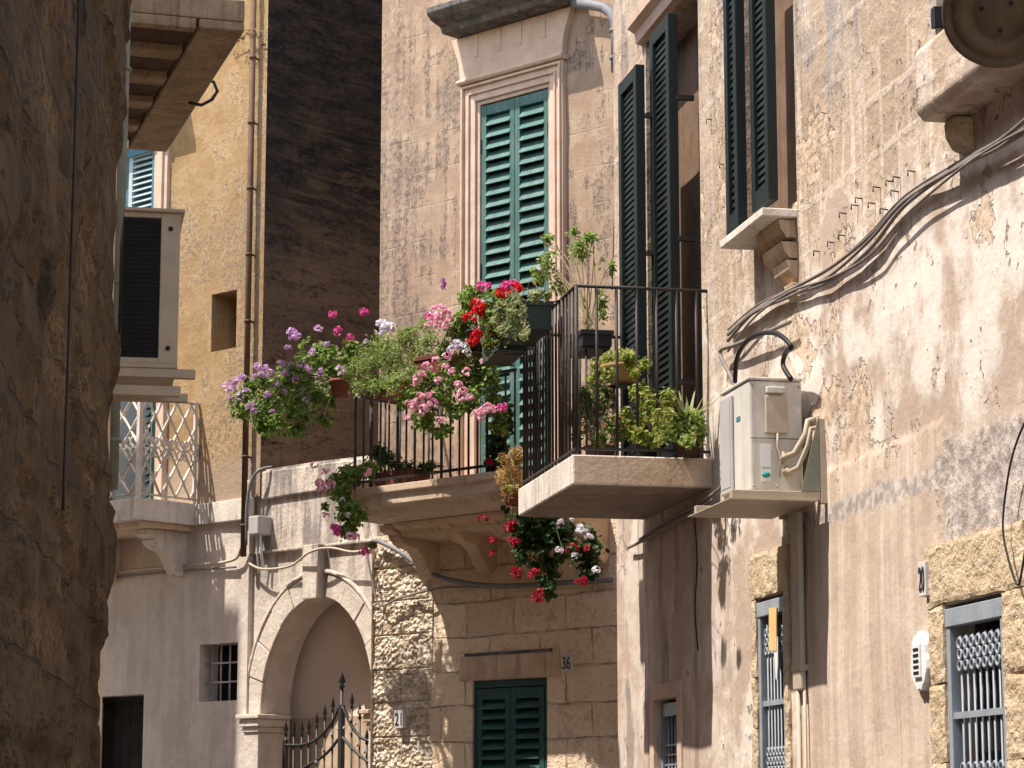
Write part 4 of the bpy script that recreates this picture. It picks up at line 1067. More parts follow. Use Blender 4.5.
# balcony seen from below
zu = EYE + 5.5; o1 = HW.local(Vector((-1.86, 16.8, 0))); o2 = HW.local(Vector((-2.86, 20.0, 0)))
bq = -(o1.y + o2.y)/2; bx0, bx1 = o1.x, o2.x
d = MB(); d.box(bx0, bx1, -bq, .01, zu, zu+.16); ub_ = d.build('balcony', M_SOFFIT, BH, bevel=.01)
d = MB(); d.box(bx0, bx1, -bq, -bq+.32, zu-.07, zu-.002); d.build('edge_beam', M_SOFFIT, ub_, bevel=.012)
nj = 5
for i in range(nj+1):
    x = bx0 + (bx1-bx0)*i/nj; d = MB(); d.box(x - .10 + (.10 if i == 0 else 0), x + .10, -bq+.34, -.002, zu-.08, zu-.002); d.build('joist', M_SOFFIT, ub_, bevel=.01)
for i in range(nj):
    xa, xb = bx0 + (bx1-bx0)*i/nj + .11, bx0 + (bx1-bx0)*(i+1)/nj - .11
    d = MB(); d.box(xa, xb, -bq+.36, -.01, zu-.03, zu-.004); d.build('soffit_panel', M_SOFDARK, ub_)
# curled iron bracket at the balcony's far end
d = MB(); v = HW.local(Vector((-2.34, 18.35, zu - .10)))
d.tube([(0, .12, -.04), (0, .02, -.05), (0, -.06, .0), (0, -.10, .07), (0, -.07, .14), (0, -.0, .16)], .013, 6)
o = d.build('iron_bracket', M_IRON); o.location = HW.world(*v); o.rotation_euler = (0, 0, HW.ang); tag(o, 'curled black iron bracket at the corner of the ribbed overhanging balcony', 'bracket')

# ================================================================== drainpipes
def downpipe(F, pxa, pya, pyb, q, r, m, label, rings=(), group='drainpipes', name='drainpipe', bend=None):
    a, b = P(F, pxa, pya, q), P(F, pxa, pyb, q); a.x = (a.x + b.x)/2; b.x = a.x; a.y = b.y = -q
    root = thing(name, label, 'drainpipe', F, tuple(b), group)
    d = MB(); L = a.z - b.z
    path = [(0, 0, 0), (0, 0, L)] if not bend else [(0, 0, 0), (0, 0, L)] + [(x, y, L + z) for x, y, z in bend]
    d.tube(path, r, 10); d.build('pipe', m, root)
    for t in rings:
        d = MB(); d.lathe([(r*1.02, -.012), (r*1.25, -.012), (r*1.25, .012), (r*1.02, .012)], 10, Matrix.Translation((0, 0, L*t)), cap=False); d.box(-.008, .008, 0, q+.01, L*t-.008, L*t+.008); d.build('pipe_clip', m, root)
    return root
downpipe(FW, 249, -40, 556, .07, .028, M_RPIPE, 'thin rusty drainpipe with ring joints down the ochre corner', [i/9 + .05 for i in range(9)])
downpipe(MW, 119, -60, 436, .10, .055, M_PIPE, 'thick grey green drainpipe beside the dark left wall', [.07, .3, .62, .9])
pa = P(FW, 616, 70, .09)
downpipe(FW, 616, 26, 72, .09, .042, M_GPIPE, 'short grey drainpipe elbow high beside the dark green shutters', [.3, .9], bend=[(-.01, 0, .05), (-.05, 0, .12), (-.12, 0, .18), (-.24, 0, .23), (-.45, 0, .3)])

# ================================================================== right air conditioner
yn = P(RW, 803, 440, .05); xN = yn.x; QB, QF = .05, q_at(RW, xN, 750, 440)
zt_, zb_ = P(RW, 803, 381, QB).z, P(RW, 803, 493, QB).z; xF = P(RW, 722, 440, QF).x
AC = thing('air_conditioner', 'white outdoor air conditioner on a steel bracket fixed to the right-hand wall', 'air conditioner', RW, (xN, -QB, zb_), 'air conditioners')
D = QF - QB; H = zt_ - zb_; Lc = xN - xF
d = MB(); d.box(-Lc, 0, -D, 0, 0, H); body = d.build('casing', M_ACW, AC, bevel=.012)
d = MB(); d.box(-Lc-.008, .008, -D-.008, .004, H+.001, H+.016); d.build('lid', M_ACW, AC, bevel=.005)
d = MB(); d.box(-Lc+.02, -Lc*.55, -D-.018, -D-.001, .03, H-.03); g_ = d.build('fan_grille', M_ACG, AC, bevel=.008)
d = MB()
for i in range(0): d.tube([(-Lc*.77 + .03*i*math.cos(t)*.8, -D-.02, H*.5 + .032*i*math.sin(t)) for t in [k*math.pi/10 for k in range(21)]], .003, 4, cap=False)
d.box(-Lc+.04, -Lc*.58, -D-.0205, -D-.0185, .06, H-.06)
d.build('grille_panel', M_ACG, g_, bevel=.004)
d = MB(); d.box(-Lc*.45, -Lc*.32, -D-.003, -D-.001, H*.68, H*.72); d.build('badge', M_BLUE, AC)
# near end: cover, handle, labels, valves
e = MB(); w = D
e.box(.001, .022, -w*.72, -w*.3, H*.52, H*.86); cv = e.build('valve_cover', M_DUCT, AC, bevel=.006)
e = MB(); e.box(.003, .03, -w*.70, -w*.34, H*.88, H*.94); e.build('handle', M_ACW, AC, bevel=.006)
for yy, zz in ((-.06, .05), (-.06, .95), (-.94, .05), (-.94, .95), (-.5, .05)):
    e = MB(); e.lathe([(.007, 0), (.007, .003), (.001, .004)], 8, Matrix.Translation((.001, w*yy, H*zz)) @ Matrix.Rotation(R_(90), 4, 'Y'), cap=False); e.build('screw', M_BEIGE, AC)
e = MB(); e.box(.0005, .0015, -w*.985, -w*.015, H*.475, H*.481); e.build('seam', M_SOFDARK, AC)
e = MB(); e.box(.001, .004, -w*.8, -w*.62, H*.22, H*.42); e.build('rating_label', M_PLAST, AC)
e = MB(); e.box(.001, .004, -w*.8, -w*.62, H*.09, H*.2); lb_ = e.build('energy_label', M_PLAST, AC)
e = MB(); e.lathe([(.0, 0), (.019, 0), (.019, .002), (0, .002)], 14, Matrix.Translation((.0042, -w*.71, H*.15)) @ Matrix.Rotation(R_(90), 4, 'Y') @ Matrix.Diagonal((.8, 1.2, 1, 1)), cap=False); e.build('sticker', M_TEAL, lb_)
e = MB()
for (yy, zz) in ((-.42, .3), (-.36, .18)): e.tube([(.0, w*yy, H*zz), (.06, w*yy, H*zz)], .014, 8); e.tube([(.04, w*yy, H*zz-.03), (.04, w*yy, H*zz+.03)], .009, 6)
e.build('valve', M_BEIGE, AC)
e = MB(); e.tube([(.02, -w*.5, H*.52), (.03, -w*.52, H*.4), (.035, -w*.46, H*.3), (.04, -w*.5, H*.12)], .006, 5)
e.tube([(.05, -w*.4, H*.3), (.08, -w*.25, H*.33), (.09, -w*.05, H*.5), (.09, .0, H*.62), (.09, .04, H*.64)], .017, 8); e.tube([(.05, -w*.36, H*.16), (.09, -w*.2, H*.2), (.10, -w*.03, H*.4), (.10, .01, H*.55), (.10, .05, H*.56)], .014, 8)
e.build('pipes', M_BEIGE, AC)
BK = thing('steel_bracket', 'beige steel bracket tray carrying the white air conditioner', 'bracket', RW, (xN, 0, zb_ - .06))
tq = q_at(RW, xN, 716, 500); tq = min(tq, QF + .16)
xP = P(RW, 821, 440, .02).x - xN
for xx in (xP - .02, -Lc + .02):
    d = MB(); d.box(xx-.02, xx+.02, -tq, -.03, -.005, .04); d.box(xx-.022, xx+.022, -.028, .01, -.02, H*.72); d.build('arm', M_BEIGE, BK, bevel=.004)
d = MB(); d.prism([(xP-.001, 0)], 0, 0) if False else d.add([(xP+.002, -.03, .04), (xP+.002, -.13, .04), (xP+.002, -.03, H*.74), (xP-.004, -.03, .04), (xP-.004, -.13, .04), (xP-.004, -.03, H*.74)], [(0,1,2), (5,4,3), (0,3,4,1), (1,4,5,2), (2,5,3,0)])
d.build('gusset', M_PIPE, BK)
d = MB(); d.box(-Lc-.05, xP+.02, -tq-.02, -.05, -.012, -.007); d.build('tray', M_BEIGE, BK)
d = MB()
for xx in (-Lc+.1, -.08):
    for yy in (-QF+.04, -QB-.04): d.lathe([(.022, 0), (.022, .019)], 10, Matrix.Translation((xx, yy, .0405)))
d.build('rubber_foot', M_BCABLE, BK)
# duct under it
pd0, pd1 = P(RW, 790, 560, .045), P(RW, 798, 560, .045); zd = P(RW, 797, 690, .06).z
DT = thing('pipe_duct', 'beige square duct dropping from the air conditioner bracket to the pavement', 'duct', RW, (pd0.x, 0, 0))
d = MB(); w = pd1.x - pd0.x; d.box(0, w, -.045, -.012, zd, zb_ - .08); d.build('trunking', M_DUCT, DT, bevel=.01)
d = MB(); d.tube([(w*.4, -.03, .1), (w*.4, -.03, zd)], .014, 8); d.tube([(w*.95, -.022, .1), (w*.95, -.022, zd)], .009, 6); d.build('pipe', M_DUCT, DT)
d = MB(); d.box(-.004, w+.004, -.049, .01, zd+.1, zd+.13); d.build('pipe_clip', M_DUCT, DT)

# ================================================================== left air conditioner
xa = 1.1
def q_px(F, x, px, py): return q_at(F, x, px, py)
q0, q1 = .06, q_at(MW, xa, 179, 290); 
LAz0, LAz1 = z_at(MW, xa, .25, 364), z_at(MW, xa, .25, 213)
LA = thing('air_conditioner', 'shaded air conditioner with black finned end beside the grey green drainpipe', 'air conditioner', MW, (xa, 0, LAz0), 'air conditioners')
H = LAz1 - LAz0
d = MB(); d.box(.012, .8, -q1, -q0, 0, H); d.build('casing', M_ACG, LA, bevel=.01)
qm = q_at(MW, xa, 160, 290)
d = MB(); d.box(0, .011, -q1, -qm, 0, H); d.box(0, .011, -qm, -q0, 0, .03); d.box(0, .011, -qm, -q0, H-.025, H); d.build('end_frame', M_BEIGE, LA, bevel=.003)
d = MB()
d.box(.0085, .0115, -qm+.001, -q0, .032, H-.027); d.build('coil', M_BLACK, LA); d = MB()
for i in range(30): d.box(.003, .006, -qm+.002, -q0, .035 + (H-.065)*i/30, .035 + (H-.065)*(i+.25)/30)
d.build('fins', M_BLACK, LA)
d = MB(); d.box(-.03, .85, -q1-.02, -q0, H+.001, H+.018); d.build('lid', M_BEIGE, LA, bevel=.004)
d = MB(); q2 = q_at(MW, xa, 196, 372)
d.box(-.02, .03, -q2, .02, -.07, -.025); d.box(.7, .75, -q2, .02, -.07, -.025); d.box(-.025, .8, -q1-.0, -.03, -.024, -.003); d.box(-.01, .035, -q1-.02, .02, -.16, -.11)
d.build('bracket', M_BEIGE, LA, bevel=.004)
for zz in (.08, H-.08):
    d = MB(); d.lathe([(.012, 0), (.012, .006)], 8, Matrix.Translation((-.001, -(q1+qm)/2, zz)) @ Matrix.Rotation(R_(-90), 4, 'Y')); d.build('screw', M_BCABLE, LA)

# ================================================================== carved round drum, top right
rp = P(RW, 998, 14, .34); rs = pxsize(RW, 996, 8, .34)
RD = thing('stone_roundel', 'round brown moulded stone boss with concentric rings jutting out at the top right', 'carved stone', RW, tuple(rp))
c_ = RD.matrix_basis.to_3x3() if False else None
axis = Vector((.74, -.42, -.52)).normalized()         # in wall coordinates: towards the street and down
rad = 57 * rs
T = axis.to_track_quat('Z', 'Y').to_matrix().to_4x4()
d = MB(); d.lathe([(rad*.80, -.34), (rad*.92, -.16), (rad, -.06), (rad*.99, -.012), (rad*.93, 0), (rad*.86, -.014), (rad*.80, -.014), (rad*.77, -.002), (rad*.56, .0), (rad*.53, -.016), (rad*.42, -.016), (rad*.38, -.006), (.001, .004)], 40, T, cap=False)
d.build('drum', M_BROWN, RD)
d = MB()
for k in range(3):
    t = .6 + k*2.09; d = MB(); d.lathe([(.009, .001), (.009, .004), (.001, .005)], 8, T @ Matrix.Translation((rad*.30*math.cos(t), rad*.30*math.sin(t), 0)), cap=False); d.build('bolt', M_BLACK, RD)
d = MB(); d.box(-.34, -.16, .0, .36, -.02, .16); d.build('bracket', M_BROWN, RD, bevel=.02)

# ================================================================== number plates
plate(RW, 923.5, 579, .085, .155, '20', 'grey house number tile reading 20 beside the nearest yellow stone lintel', M_DIGIT)
plate(FW, 567, 663, .105, .14, '36', 'small house number tile 36 right of the lower green shuttered window', M_RDIGIT)
plate(FW, 399, 719, .10, .15, '21', 'pale house number tile 21 on the rough stone beside the gate', M_DIGIT, q=.095)
# paper and plastic stuck in the second grated door
p = P(RW, 774, 632, .014); d = MB(); d.box(-.075, .06, -.006, 0, -.1, .13); o = d.build('cardboard_sheet', M_PAPER); o.location = RW.world(*p); o.rotation_euler = (0, R_(4), RW.ang); tag(o, 'ochre cardboard sheet stuck on the second grated door', 'cardboard')
p = P(RW, 776, 656, .012); d = MB(); d.prism([(-.05, .09), (.05, .1), (.045, -.05), (.02, -.13), (0, -.12), (-.01, -.02)], -.005, 0); o = d.build('plastic_bag', M_PLAST); o.location = RW.world(*p); o.rotation_euler = (0, 0, RW.ang); tag(o, 'white plastic scrap hanging below the ochre cardboard in the grating', 'plastic bag')
# white junction box
p = P(FW, 262, 526, .02); JB = thing('junction_box', 'small pale grey junction box on the gateway wall beside the drainpipe', 'electric box', FW, tuple(p))
d = MB(); d.box(-.075, .06, -.1, .07, -.085, .085); d.build('cover', M_ACG, JB, bevel=.012)
d = MB(); d.tube([(-.03, -.04, -.085), (-.03, -.03, -.2), (-.04, -.0, -.42)], .01, 6); d.tube([(.02, -.04, -.085), (.02, -.03, -.2), (.03, .0, -.40)], .014, 6); d.build('conduit', M_PLAST, JB)

# ================================================================== cables
G = 'cables strung along the walls'
main = [(1032, 114, .055), (1000, 140, .06), (960, 164, .05), (905, 200, .035), (870, 236, .04), (830, 268, .04), (790, 290, .03), (755, 310, .035), (728, 334, .03)]
for k, (dy, r, q) in enumerate([(0, .010, 0), (7, .009, .02), (13, .011, .01), (18, .007, .03), (-4, .006, .0)]):
    pts = [(x, y + dy*(.6 + .5*math.sin(i*1.3 + k)) , qq + q*.5) for i, (x, y, qq) in enumerate(main)]
    cable('cable', ['grey cable, thick one of the bundle rising across the right wall', 'slimmer cable in the sagging bundle across the right wall', 'thickest lower cable of the bundle across the right wall', 'thin loose cable hanging below the bundle on the right wall', 'thin upper strand of the bundle across the right wall'][k], RW, pts, r, M_CABLE, group='cables bundled across the right wall')
cable('cable', 'black hose looping over the top of the white air conditioner', RW, [(735, 382, .14), (738, 355, .16), (752, 337, .18), (775, 333, .18), (791, 346, .16), (786, 352, .15), (783, 365, .15), (791, 379, .14)], .014, M_BCABLE, cat='hose')
cable('cable', 'grey cable dropping in a kink beside the concrete balcony near the air conditioner', RW, [(790, 322, .06), (760, 335, .06), (735, 345, .06), (720, 352, .06), (730, 375, .07), (736, 388, .08)], .012, M_CABLE)
cable('cable', 'thin dark wire hanging down from the right edge above the near door', RW, [(1028, 415, .03), (1014, 450, .05), (1006, 490, .05), (1003, 530, .06), (1010, 565, .06), (1018, 585, .05), (1022, 570, .05), (1026, 545, .05)], .005, M_BCABLE)
cable('cable', 'cable running under the concrete balcony along the right wall', RW, [(640, 540, .04), (668, 520, .05), (692, 508, .05), (716, 492, .05), (730, 478, .05)], .012, M_CABLE)
cable('cable', 'second cable under the concrete balcony, just below the first', RW, [(628, 548, .04), (650, 537, .05), (680, 520, .05), (712, 500, .05)], .010, M_CABLE)
cable('cable', 'dark wire hanging down the shaded wall under the concrete balcony', RW, [(694, 512, .03), (697, 560, .02), (695, 610, .02), (698, 650, .02)], .005, M_BCABLE)
cable('cable', 'grey cable sagging over the lower stone wall under the central balcony', FW, [(376, 540, .1), (400, 552, .1), (430, 573, .08), (460, 582, .07), (500, 586, .06), (560, 583, .05), (612, 580, .05)], .022, M_GPIPE)
cable('cable', 'pale thin cable looping from the gateway to the rough corner stones', FW, [(366, 548, .1), (372, 580, .12), (380, 605, .12), (400, 598, .1), (440, 588, .07), (480, 587, .07)], .009, M_CABLE)
cable('cable', 'pale cable draped along the top of the arch', FW, [(247, 562, .03), (262, 569, .06), (290, 566, .06), (310, 552, .12), (330, 548, .1), (352, 552, .08), (371, 549, .1)], .012, M_DUCT)
cable('cable', 'pale cable crossing the whitewashed wall below the white balcony', FW, [(60, 583, .04), (120, 572, .04), (180, 566, .04), (230, 561, .05), (241, 548, .06), (247, 520, .06), (249, 480, .07)], .014, M_DUCT)
cable('cable', 'dark cable just under the pale one on the whitewashed wall', FW, [(60, 588, .03), (120, 577, .03), (180, 571, .03), (236, 567, .04)], .010, M_CABLE)
cable('cable', 'dark hose bent over the top corner of the gateway wall', FW, [(246, 545, .06), (247, 505, .08), (252, 480, .08), (260, 470, .06), (272, 467, -.02)], .014, M_GPIPE)
cable('cable', 'thin wire pinned down the facade right of the teal shutters', FW, [(617, 72, .06), (618, 120, .03), (616, 170, .03), (614, 220, .03), (612, 290, .03)], .007, M_CABLE)

# dry creeper near the rusty drainpipe
cr = thing('dry_creeper', 'wisp of dry brown creeper hanging from the rusty drainpipe, top left', 'plant', FW, tuple(P(FW, 252, 40, .08)))
b0_ = P(FW, 252, 40, .08); d = MB(); rnd = random.Random(4); d.tube([P(FW, x, y, .09) - b0_ for x, y in ((224, 38), (235, 32), (246, 30), (256, 29), (266, 32))], .006, 4)
bl = [(P(FW, x, y, .09) - b0_, (.07, .05, .05), 1) for x, y in ((228, 37), (236, 38), (243, 38), (250, 35), (258, 38), (262, 44), (249, 48))]
d.build('stems', M_STEM, cr); d = MB(); leaves(d, bl, 170, .016, 'oval', rnd); d.build('foliage', mat('dry_leaf', lambda c: c.mix(c.isl, (.04, .022, .014), (.12, .06, .035)), rough=.8), cr)

# ================================================================== plants
HQ = SQ + .14
def fb(px, py, q): return tuple(P(FW, px, py, q))
# 1 lilac geranium at the left end of the central balcony
plant('geranium', 'trailing geranium with lilac flowers spilling left from a terracotta pot', 'potted plant', FW, fb(340, 398, HQ),
      [(262, 380, 16, 10, HQ+.12), (290, 372, 18, 10, HQ+.12), (308, 362, 16, 12, HQ+.1), (330, 360, 14, 12, HQ+.05), (270, 425, 20, 12, HQ+.1), (300, 428, 16, 10, HQ+.1), (240, 402, 14, 14, HQ+.1), (252, 388, 14, 8, HQ+.1), (280, 385, 20, 12, HQ+.12), (300, 410, 22, 16, HQ+.1), (318, 398, 14, 18, HQ+.1), (350, 350, 10, 14, HQ), (340, 362, 14, 10, HQ+.05), (326, 420, 12, 8, HQ+.05), (245, 408, 16, 16, HQ+.05), (268, 408, 26, 24, HQ+.05), (295, 395, 24, 26, HQ), (290, 420, 26, 16, HQ+.05), (312, 378, 18, 20, HQ), (320, 352, 24, 10, HQ), (312, 345, 16, 8, HQ), (330, 400, 14, 12, HQ-.1), (262, 427, 14, 10, HQ+.05), (335, 375, 14, 14, HQ)],
      2600, .0165, 'round', M_LEAF,
      [(x, y, HQ + .16, 'lilac', s) for x, y, s in ((227, 387, 1.1), (236, 382, 1.2), (232, 390, 1), (258, 367, 1), (262, 376, 1.2), (255, 378, 1), (266, 368, .8), (252, 405, .9), (254, 412, 1), (250, 408, 1), (292, 332, 1.1), (297, 336, .9), (293, 338, .9), (288, 348, .8), (270, 373, .9), (281, 364, .9), (287, 374, 1), (278, 386, .8), (301, 365, .9), (307, 369, 1), (290, 366, .8), (340, 370, 1), (242, 378, 1), (246, 392, .9), (268, 395, .9), (284, 392, .8), (296, 380, .9), (312, 352, .8), (326, 345, .8), (320, 372, .8), (240, 396, .9), (232, 398, .8), (272, 412, .7), (306, 400, .7))]
      + [(x, y, HQ + .1, c) for x, y, c in ((318, 329, 'lilac'), (338, 331, 'hot'), (333, 315, 'hot'), (350, 338, 'hot'), (364, 312, 'hot'))], pot=('round', .085, .15, M_TERRA), stem_mat=M_DRY, nst=50, dens=2.6)
# 2 bushy pale plant
plant('bushy_plant', 'dense bushy plant with fine light green leaves in a terracotta trough', 'potted plant', FW, fb(400, 398, HQ),
      [(352, 352, 12, 14, HQ), (348, 372, 10, 14, HQ+.05), (408, 330, 16, 8, HQ), (372, 365, 24, 26, HQ+.05), (395, 360, 26, 24, HQ), (362, 385, 14, 14, HQ+.05), (412, 352, 18, 18, HQ), (430, 342, 14, 12, HQ), (385, 345, 22, 14, HQ), (425, 325, 10, 10, HQ), (380, 385, 18, 12, HQ+.12), (396, 384, 18, 14, HQ+.16), (405, 340, 18, 12, HQ), (412, 375, 12, 14, HQ+.16)],
      3000, .0135, 'oval', M_LEAFB, [(381, 327, HQ+.25, 'white', 1.5), (389, 328, HQ+.25, 'white', 1.5), (366, 342, HQ+.1, 'white', .6), (358, 396, HQ+.1, 'white', .5)], pot=('trough', .16, .13, M_TERRA), nst=30, dens=2.6)
# 3 pink geranium
plant('geranium', 'big pink geranium cascading over the central balcony rail from a dark red trough', 'potted plant', FW, fb(440, 376, HQ),
      [(405, 402, 10, 10, HQ+.12), (425, 378, 12, 10, HQ+.16), (462, 330, 14, 14, HQ+.1), (415, 395, 14, 12, HQ+.12), (445, 350, 14, 12, HQ+.1), (470, 400, 16, 14, HQ+.1), (440, 432, 18, 8, HQ+.1), (490, 375, 12, 16, HQ+.05), (435, 395, 22, 16, HQ+.1), (460, 380, 20, 18, HQ+.1), (430, 420, 22, 12, HQ+.1), (455, 408, 14, 14, HQ+.1), (478, 380, 14, 20, HQ), (492, 395, 12, 18, HQ), (470, 345, 16, 14, HQ+.05), (415, 410, 12, 10, HQ+.1), (500, 420, 10, 20, HQ-.1), (485, 360, 14, 14, HQ), (450, 365, 14, 10, HQ+.14), (465, 355, 14, 12, HQ+.14), (430, 400, 20, 10, HQ+.18)],
      2400, .016, 'round', M_LEAF,
      [(x, y, HQ + .24, 'pink', s) for x, y, s in ((427, 368, 1.2), (418, 379, 1.2), (422, 374, .9), (416, 383, 1), (438, 381, .9), (458, 385, 1), (461, 398, 1.2), (410, 405, 1.1), (418, 403, 1.2), (426, 400, 1.3), (430, 396, 1.1), (424, 408, 1.1), (408, 418, .8), (477, 414, 1.1), (484, 412, 1.3), (489, 408, 1.1), (482, 418, 1), (446, 367, .9), (447, 357, 1), (484, 362, .9), (440, 420, .8), (434, 312, 1.2), (440, 318, 1.3), (446, 314, 1.2), (432, 322, 1.1), (441, 308, 1.1), (438, 326, 1), (449, 320, 1), (424, 412, 1.1), (414, 408, 1), (433, 404, 1.1), (420, 396, .9), (452, 372, .9), (466, 372, .9), (436, 360, .9), (470, 398, .9), (463, 392, 1), (428, 326, .9), (446, 327, 1))]
      + [(503, 408, HQ+.2, 'hot', 1.1), (497, 411, HQ+.2, 'pink', 1.0), (429, 316, HQ+.2, 'hot', 1), (443, 284, HQ+.1, 'violet', .7), (443, 288, HQ+.1, 'violet', .6), (443, 280, HQ+.1, 'violet', .45), (457, 345, HQ+.2, 'white', 1.2), (463, 348, HQ+.2, 'white', 1.2), (452, 350, HQ+.2, 'white', 1), (467, 353, HQ+.2, 'white', .9), (455, 353, HQ+.2, 'pink', .9)],
      pot=('trough', .2, .15, M_RTUB), nst=50, dens=2.5)
# 4 red geranium, on the concrete balcony's rail
plant('geranium', 'bright red geranium with leafy stems behind the rail planters, left of the teal shutters', 'potted plant', FW, fb(478, 350, HQ+.1),
      [(470, 300, 14, 14, HQ+.1), (480, 290, 12, 8, HQ+.1), (465, 318, 16, 12, HQ+.1), (490, 312, 14, 14, HQ+.1), (500, 300, 12, 10, HQ+.1), (455, 330, 14, 10, HQ+.1), (488, 330, 14, 12, HQ+.1)],
      1300, .0165, 'round', M_LEAF, [(x, y, HQ + .25, c, s) for x, y, c, s in ((474, 304, 'red', 1.1), (479, 310, 'red', 1.4), (476, 314, 'red', 1.3), (482, 306, 'red', 1), (465, 318, 'red', .9), (468, 316, 'red', .8), (475, 338, 'red', 1.2), (478, 334, 'red', 1), (472, 342, 'red', 1), (481, 303, 'pink', .9), (482, 286, 'hot', 1.1), (487, 287, 'hot', 1), (503, 290, 'red', 1.2), (509, 294, 'red', 1.2), (500, 295, 'red', 1), (517, 288, 'red', 1.1), (507, 286, 'hot', 1.2), (512, 284, 'hot', 1.1), (520, 290, 'red', .9))],
      pot=('round', .09, .15, M_BCABLE), nst=24)
# 5 two green troughs on the outside of the concrete balcony's rail
tz = P(RW, 538, 332, CQ+.1).z; tx = P(RW, 537, 318, CQ+.1).x
for k, (dx, lab) in enumerate([(-.05, 'nearest of the dark green rail troughs, full of pale fleshy leaves'), (-.75, 'dark green rail trough behind the nearest one, hanging plants over its edge')]):
    base = (tx + dx - .1, -(CQ+.13), tz)
    pxl = [(516, 316, 13, 16), (535, 297, 18, 7), (504, 312, 12, 16), (548, 295, 7, 5), (512, 300, 14, 10), (522, 328, 10, 14), (506, 334, 12, 12)] if k == 0 else [(494, 332, 12, 14), (488, 345, 8, 12), (500, 322, 10, 8)]
    plant('rail_planter', lab, 'planter', RW, base, [(x, y, a, b, CQ + .28) for x, y, a, b in pxl], 900 if k == 0 else 480, .019, 'oval', M_LEAFP if k == 0 else M_LEAFR, pot=('trough', .27, .17, M_GTUB), nst=10, group='troughs hung on the concrete balcony rail')
tr = MB(); 
for k, dx in enumerate((-.05, -.75)):
    for s in (-.2, .2):
        x = tx + dx - .1 + s; tr = MB(); tr.tube([(x, -CQ+.03, RT), (x, -CQ-.03, RT-.02), (x, -CQ-.24, tz-.012), (x, -CQ-.03, tz-.012)], .006, 5); tr.build('planter_hanger', M_IRON, bal)
# 6 pink geranium hanging at the left end
plant('geranium', 'hanging pink geranium trailing over the top of the arch wall', 'potted plant', FW, fb(352, 486, SQ - .1),
      [(350, 478, 18, 12, SQ+.18), (343, 495, 16, 14, SQ+.22), (352, 512, 18, 14, SQ+.22), (348, 530, 14, 10, SQ+.22), (366, 470, 14, 10, SQ+.18), (335, 485, 10, 10, SQ+.22), (372, 545, 5, 4, SQ+.05), (325, 507, 4, 4, SQ+.18)],
      1500, .0165, 'round', M_LEAF, [(x, y, SQ + .36, c, s) for x, y, c, s in ((314, 466, 'pink', .9), (325, 472, 'pink', .9), (320, 484, 'pink', 1.2), (327, 487, 'pink', 1), (322, 491, 'pink', 1.2), (332, 484, 'pink', .9), (369, 474, 'pink', 1.1), (326, 516, 'pink', .9), (335, 529, 'hot', 1.2), (338, 533, 'hot', 1), (350, 537, 'pink', 1.2), (356, 538, 'pink', .9), (364, 552, 'hot', 1.1), (320, 486, 'pink', .9), (342, 500, 'white', .6), (348, 515, 'white', .6))],
      pot=('round', .1, .15, M_TERRA), nst=26)
# 7 dark shrubs on the balcony floor
plant('leafy_plant', 'low dark leafy plant on the floor of the central balcony behind its bars', 'potted plant', FW, fb(400, 490, SQ - .25),
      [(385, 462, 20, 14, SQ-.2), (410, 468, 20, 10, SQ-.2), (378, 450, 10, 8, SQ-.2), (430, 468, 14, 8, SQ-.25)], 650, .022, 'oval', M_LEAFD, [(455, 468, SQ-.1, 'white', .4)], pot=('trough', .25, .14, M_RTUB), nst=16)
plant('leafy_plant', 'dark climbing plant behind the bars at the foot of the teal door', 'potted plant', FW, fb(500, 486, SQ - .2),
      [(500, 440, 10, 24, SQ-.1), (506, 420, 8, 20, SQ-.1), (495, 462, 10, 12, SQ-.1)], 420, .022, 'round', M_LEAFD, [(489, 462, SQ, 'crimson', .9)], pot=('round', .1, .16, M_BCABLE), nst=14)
# 9 orange tinted plant
plant('orange_plant', 'feathery orange and green plant at the far tip of the concrete balcony', 'potted plant', FW, fb(512, 505, SQ + .1),
      [(510, 470, 15, 22, SQ+.15), (505, 485, 10, 14, SQ+.15), (517, 456, 10, 10, SQ+.15), (513, 490, 10, 10, SQ+.15)], 1100, .026, 'needle', M_LEAFO, pot=('round', .07, .1, M_TERRA), nst=20, up=.2)
# 10 crimson geranium hanging beneath
plant('geranium', 'crimson geranium hanging in shade below the concrete balcony', 'potted plant', FW, fb(520, 506, .9),
      [(545, 530, 34, 16, .9), (520, 522, 16, 14, .95), (545, 560, 18, 22, .88), (585, 545, 20, 20, .88), (505, 510, 8, 10, .95), (548, 585, 10, 16, .9), (590, 570, 14, 12, .88), (525, 550, 12, 14, .9), (560, 540, 22, 18, .8)],
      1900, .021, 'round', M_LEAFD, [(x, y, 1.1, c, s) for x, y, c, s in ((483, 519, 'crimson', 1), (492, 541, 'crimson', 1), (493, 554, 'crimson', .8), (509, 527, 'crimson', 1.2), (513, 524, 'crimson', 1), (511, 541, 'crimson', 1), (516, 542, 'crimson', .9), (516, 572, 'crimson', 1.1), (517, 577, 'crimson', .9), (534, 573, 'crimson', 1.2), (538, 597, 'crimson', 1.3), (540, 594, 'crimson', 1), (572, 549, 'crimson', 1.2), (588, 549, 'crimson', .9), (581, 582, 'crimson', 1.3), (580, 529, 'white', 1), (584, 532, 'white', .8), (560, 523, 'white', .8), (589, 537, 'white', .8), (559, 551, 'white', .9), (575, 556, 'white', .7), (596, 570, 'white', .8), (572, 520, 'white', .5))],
      pot=('round', .1, .12, M_TERRA), nst=30)
